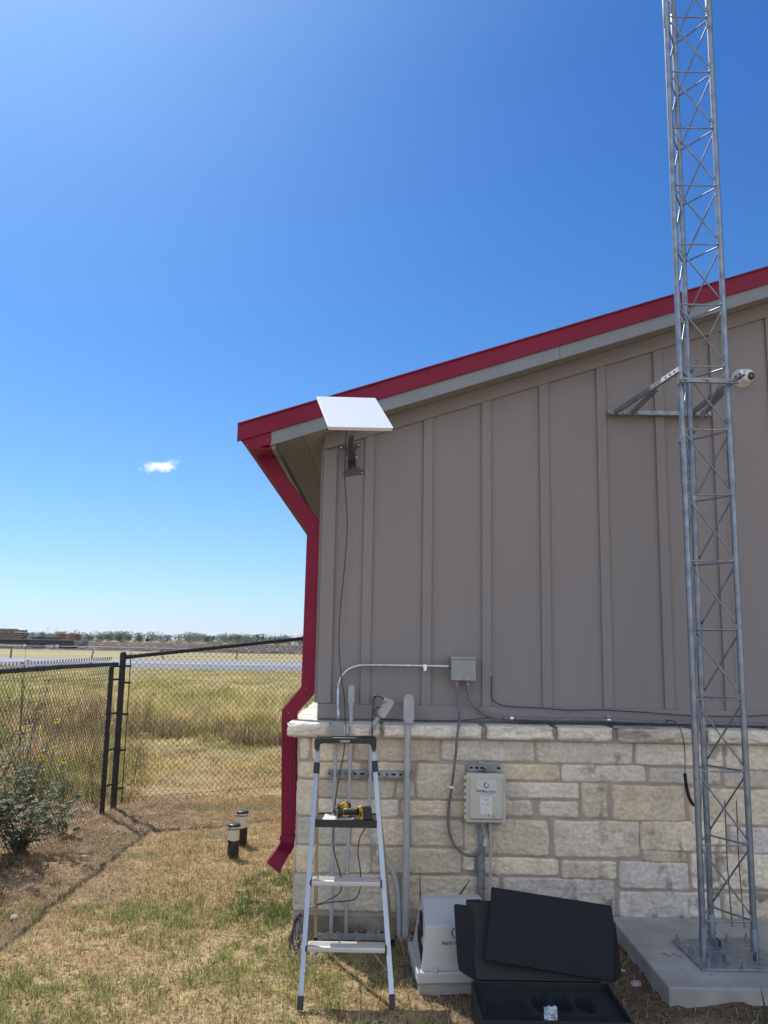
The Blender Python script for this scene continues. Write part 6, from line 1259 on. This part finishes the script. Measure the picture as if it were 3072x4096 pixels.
# grey-green tufts
for k, (px_, py_, s_, lb) in enumerate(((838, 3345, .16, 'small grey-green tuft left of the nearer cleanout pipe'), (545, 3428, .17, 'grey-green tuft on the edge of the rail shadow'), (930, 3235, .30, 'wide grey-green tuft behind the cleanout pipes'), (1075, 3235, .20, 'grey-green tuft between the cleanout pipes and the downspout'), (790, 3230, .20, 'grey-green tuft just inside the fence corner'))):
    p = onZ(px_, py_); n = int(420*s_/.16); a = rg.uniform(0, 6.28, n); r_ = np.sqrt(rg.random(n))*s_; t = rg.random((n, 1))
    o = blades('weed_tuft', p.x+r_*np.cos(a)*1.3, p.y+r_*np.sin(a)*.8, rg.uniform(.015, .065, n), rg.uniform(.002, .0045, n), np.array([.34, .37, .25])*(.5+.8*t), lean=.7, seed=80+k, kind='thing'); tag(o, lb, 'weed', 'grey-green tufts in the bare ground')
# single tall grass stems by the wall
for k, (xa, ya, xb_, yb_, lb) in enumerate(((1678, 3725, 1679, 3470, 'tall dark blade of grass left of the pump housing, against the wall'), (1830, 3590, 1879, 3517, 'slanting dark grass stem behind the pump housing'), (3065, 4090, 3042, 3945, 'broad green blade of grass at the right frame edge before the slab'))):
    yp = 5.45 if k < 2 else 4.25; p = onY(xa, ya, yp); q = onY(xb_, yb_, yp); b = MB(); b.tube([p, p.lerp(q, .5)+Vector((.004, 0, 0)), q], [.006, .0045, .001], 4); tag(b.build('grass_stem', mat('dark_blade', (.035, .05, .03), rough=.7)), lb, 'grass stem')
# stones and bits of limestone
def rock(px_, py_, r_, lb, c, seed):
    p = onZ(px_, py_); rg = np.random.default_rng(seed); bm = bmesh.new(); bmesh.ops.create_icosphere(bm, subdivisions=3, radius=1)
    for v in bm.verts: n_ = v.co.normalized(); v.co = n_*(1+.35*(vnoise(n_.x*1.7+seed, n_.y*1.7+n_.z*2.3)-.5)+.12*(vnoise(n_.x*5+seed, n_.z*5+n_.y*4)-.5)); v.co = Vector((v.co.x*r_*.85, v.co.y*r_*.6, v.co.z*r_*.33+r_*.10))
    me = bpy.data.meshes.new('stone'); bm.to_mesh(me); bm.free(); me.materials.append(mat('field_stone_%s' % c, *( ((.50, .47, .42), (.38, .35, .31)) if c == 'pale' else ((.33, .25, .16), (.25, .19, .12)) ), rough=.95, scale=30, bump=.4)); o = bpy.data.objects.new('stone', me); COL.objects.link(o); o.location = (p.x, p.y, 0); o.rotation_euler.z = rg.uniform(0, 6); tag(o, lb, 'stone', 'loose stones in the yard')
for k, (x_, y_, r_, c, lb) in enumerate(((247, 3337, .045, 'tan', 'tan rounded stone at the foot of the left fence'), (875, 3366, .040, 'pale', 'white stone chip left of the nearer cleanout pipe'), (953, 3397, .035, 'pale', 'white stone chip between the two cleanout pipes'), (762, 3392, .028, 'pale', 'small white chip left of the cleanout pipes'), (335, 3430, .045, 'pale', 'white chip inside the fence shadow'), (212, 3536, .035, 'pale', 'flat pale chip left of the rail shadow'), (55, 3672, .045, 'pale', 'pale flat stone near the left frame edge'), (305, 3312, .05, 'tan', 'brown stone half hidden by weeds at the fence foot'), (480, 3418, .03, 'pale', 'pale chip on the rail shadow line'), (2492, 3895, .05, 'pale', 'pale mortar lump between the foam sheets and the slab'), (2545, 3945, .06, 'pale', 'crumbled grey mortar beside the slab edge'), (2515, 3822, .03, 'pale', 'small chip beside the slab edge, above the mortar lumps'))): rock(x_, y_, r_, lb, c, 200+k)
rg = np.random.default_rng(8); n = 2600; yy = rg.uniform(3.6, 10, n); xx = -np.minimum(.5*yy, 3.5)+rg.random(n)*np.minimum(.5*yy, 3.5); m_ = rg.random(n) < .25+dirt_mask(xx, yy); xx, yy = xx[m_], yy[m_]; n = len(xx); s_ = rg.uniform(.004, .012, n)
oc = np.array([[1, 0, 0], [-1, 0, 0], [0, 1, 0], [0, -1, 0], [0, 0, 1], [0, 0, -1]], float); of = np.array([[0, 2, 4], [2, 1, 4], [1, 3, 4], [3, 0, 4], [2, 0, 5], [1, 2, 5], [3, 1, 5], [0, 3, 5]])
V = (oc[None]*(s_[:, None, None]*rg.uniform(.5, 1.3, (n, 6, 1))))+np.stack([xx, yy, gz(xx, yy)+s_*.3], -1)[:, None]; F_ = (of[None]+np.arange(n)[:, None, None]*6).reshape(-1, 3); t = rg.random((n, 1)); c = np.repeat(np.array([.20, .14, .09])*(1-t)+np.array([.42, .34, .25])*t, 6, 0)
o = np_mesh('soil_clods', V.reshape(-1, 3), F_, stonem, c); tag(o, kind='stuff')

rg = np.random.default_rng(18); n = 420; xx = rg.uniform(-.53, 1.44, n); yy = 5.585-rg.random(n)**2*.16; s_ = rg.uniform(.005, .026, n)*(1-.5*(xx > .9))
V = (oc[None]*(s_[:, None, None]*rg.uniform(.5, 1.3, (n, 6, 1))))+np.stack([xx, yy, gz(xx, yy)+s_*.3], -1)[:, None]; F_ = (of[None]+np.arange(n)[:, None, None]*6).reshape(-1, 3); t = rg.random((n, 1)); c = np.repeat(np.array([.16, .12, .09])*(1-t)+np.array([.46, .41, .35])*t, 6, 0)
tag(np_mesh('mortar_rubble', V.reshape(-1, 3), F_, stonem, c), kind='stuff')
# dry leaves and bits of litter on slab and lawn
n = 260; xx = np.concatenate([rg.uniform(1.5, 2.9, 26), rg.uniform(-3.4, 1.2, n-26)]); yy = np.concatenate([rg.uniform(4.55, 5.5, 26), rg.uniform(3.6, 9, n-26)]); zz = np.where(np.arange(n) < 26, PADZ+.002, gz(xx, yy)+.012)
m_ = (np.arange(n) < 26) | ~(((xx > cx0-.02) & (yy > cy0-.02) & (xx < cx1+.02) & (yy < cy1)) | ((xx > hx0-.05) & (yy > hy0)) | ((xx > -.56) & (yy > 5.55))); xx, yy, zz = xx[m_], yy[m_], zz[m_]; n = len(xx)
a = rg.uniform(0, 6.28, n); s_ = rg.uniform(.006, .016, n); u = np.stack([np.cos(a), np.sin(a), 0*a], -1)*s_[:, None]; v_ = np.stack([-np.sin(a), np.cos(a), 0*a], -1)*(s_*.45)[:, None]; P = np.stack([xx, yy, zz], -1); up_ = np.array([0, 0, 1.0])*rg.uniform(0, .008, (n, 1))
V = np.stack([P-u, P-v_+up_, P+u+up_*.5, P+v_], 1).reshape(-1, 3); t = rg.random((n, 1)); c = np.repeat(np.array([.30, .20, .11])*(1-t)+np.array([.70, .64, .55])*t, 4, 0)
tag(np_mesh('leaf_litter', V, np.arange(4*n).reshape(n, 4), leafm, c), kind='stuff')
# ------------------------------------------------------------------ clouds: real volumes far beyond the field
def cloud(x, y, wpx, hpx, D, label, dens, seed, thr=.46):
    c = onY(x, y, D); a = wpx/3313*D/2; h = hpx/3313*D/2; bm = bmesh.new(); bmesh.ops.create_icosphere(bm, subdivisions=3, radius=1)
    me = bpy.data.meshes.new('cloud'); bm.to_mesh(me); bm.free(); o = bpy.data.objects.new('cloud', me); COL.objects.link(o); o.location = c; o.scale = (a, a*.5, h); o.rotation_euler.y = -ROLL
    M = bpy.data.materials.new('cloud_vapour'); M.use_nodes = True; N = M.node_tree; N.nodes.clear(); ou = N.nodes.new('ShaderNodeOutputMaterial'); v = N.nodes.new('ShaderNodeVolumePrincipled')
    v.inputs['Color'].default_value = (1, 1, 1, 1); v.inputs['Anisotropy'].default_value = .6
    tc = N.nodes.new('ShaderNodeTexCoord'); mp = N.nodes.new('ShaderNodeMapping'); mp.inputs['Location'].default_value = (seed*3.1, seed, 0); mp.inputs['Scale'].default_value = (1.5, .8, .9)
    n = N.nodes.new('ShaderNodeTexNoise'); n.inputs['Scale'].default_value = 1.5; n.inputs['Detail'].default_value = 7; n.inputs['Roughness'].default_value = .62
    ln = N.nodes.new('ShaderNodeVectorMath'); ln.operation = 'LENGTH'; N.links.new(tc.outputs['Object'], ln.inputs[0]); N.links.new(tc.outputs['Object'], mp.inputs[0]); N.links.new(mp.outputs[0], n.inputs['Vector'])
    f = N.nodes.new('ShaderNodeMapRange'); f.inputs['From Min'].default_value = 0; f.inputs['From Max'].default_value = 1; f.inputs['To Min'].default_value = .20; f.inputs['To Max'].default_value = -.30; N.links.new(ln.outputs['Value'], f.inputs['Value'])
    ad = N.nodes.new('ShaderNodeMath'); ad.operation = 'ADD'; N.links.new(n.outputs['Fac'], ad.inputs[0]); N.links.new(f.outputs['Result'], ad.inputs[1])
    mr = N.nodes.new('ShaderNodeMapRange'); mr.inputs['From Min'].default_value = thr; mr.inputs['From Max'].default_value = thr+.14; mr.inputs['To Max'].default_value = dens; N.links.new(ad.outputs[0], mr.inputs['Value'])
    N.links.new(mr.outputs['Result'], v.inputs['Density']); N.links.new(v.outputs[0], ou.inputs['Volume']); me.materials.append(M)
    return tag(o, label, 'cloud')
cloud(640, 1862, 215, 100, 2600, 'small bright white cloud low in the sky left of the building', .05, 1.0, .42)
cloud(700, 1845, 110, 46, 2600, 'thin wisp trailing off the right of the small white cloud', .012, 2.7, .44)
cloud(562, 1878, 60, 34, 2600, 'tiny puff just left of the small white cloud', .018, 4.2, .44)
for k, (x, y, w_, h_, lb) in enumerate(((100, 2410, 70, 26, 'pale wisp low over the lumber stack'), (18, 2372, 50, 24, 'pale wisp at the left frame edge above the horizon'), (555, 2392, 44, 18, 'faint little wisp low in the middle of the open sky'), (690, 2425, 40, 16, 'faintest wisp just right of the middle one near the horizon'), (1050, 2468, 60, 18, 'faint flat wisp near the horizon left of the downspout'))): cloud(x, y, w_, h_, 5000, lb, .014, 5.5+k*1.7, .44)

# ------------------------------------------------------------------ thin summer haze round everything
hz = MB(); hz.mm((-5200, -700, -1.5), (5200, 9500, 62)); ho = hz.build('haze', mat('tmp_haze', (1, 1, 1)))
M = bpy.data.materials.new('haze_air'); M.use_nodes = True; N = M.node_tree; N.nodes.clear(); ou = N.nodes.new('ShaderNodeOutputMaterial'); v = N.nodes.new('ShaderNodeVolumePrincipled')
v.inputs['Color'].default_value = (.82, .90, 1, 1); v.inputs['Density'].default_value = .00013; v.inputs['Anisotropy'].default_value = .2; N.links.new(v.outputs[0], ou.inputs['Volume'])
ho.data.materials.clear(); ho.data.materials.append(M); tag(ho, kind='stuff')
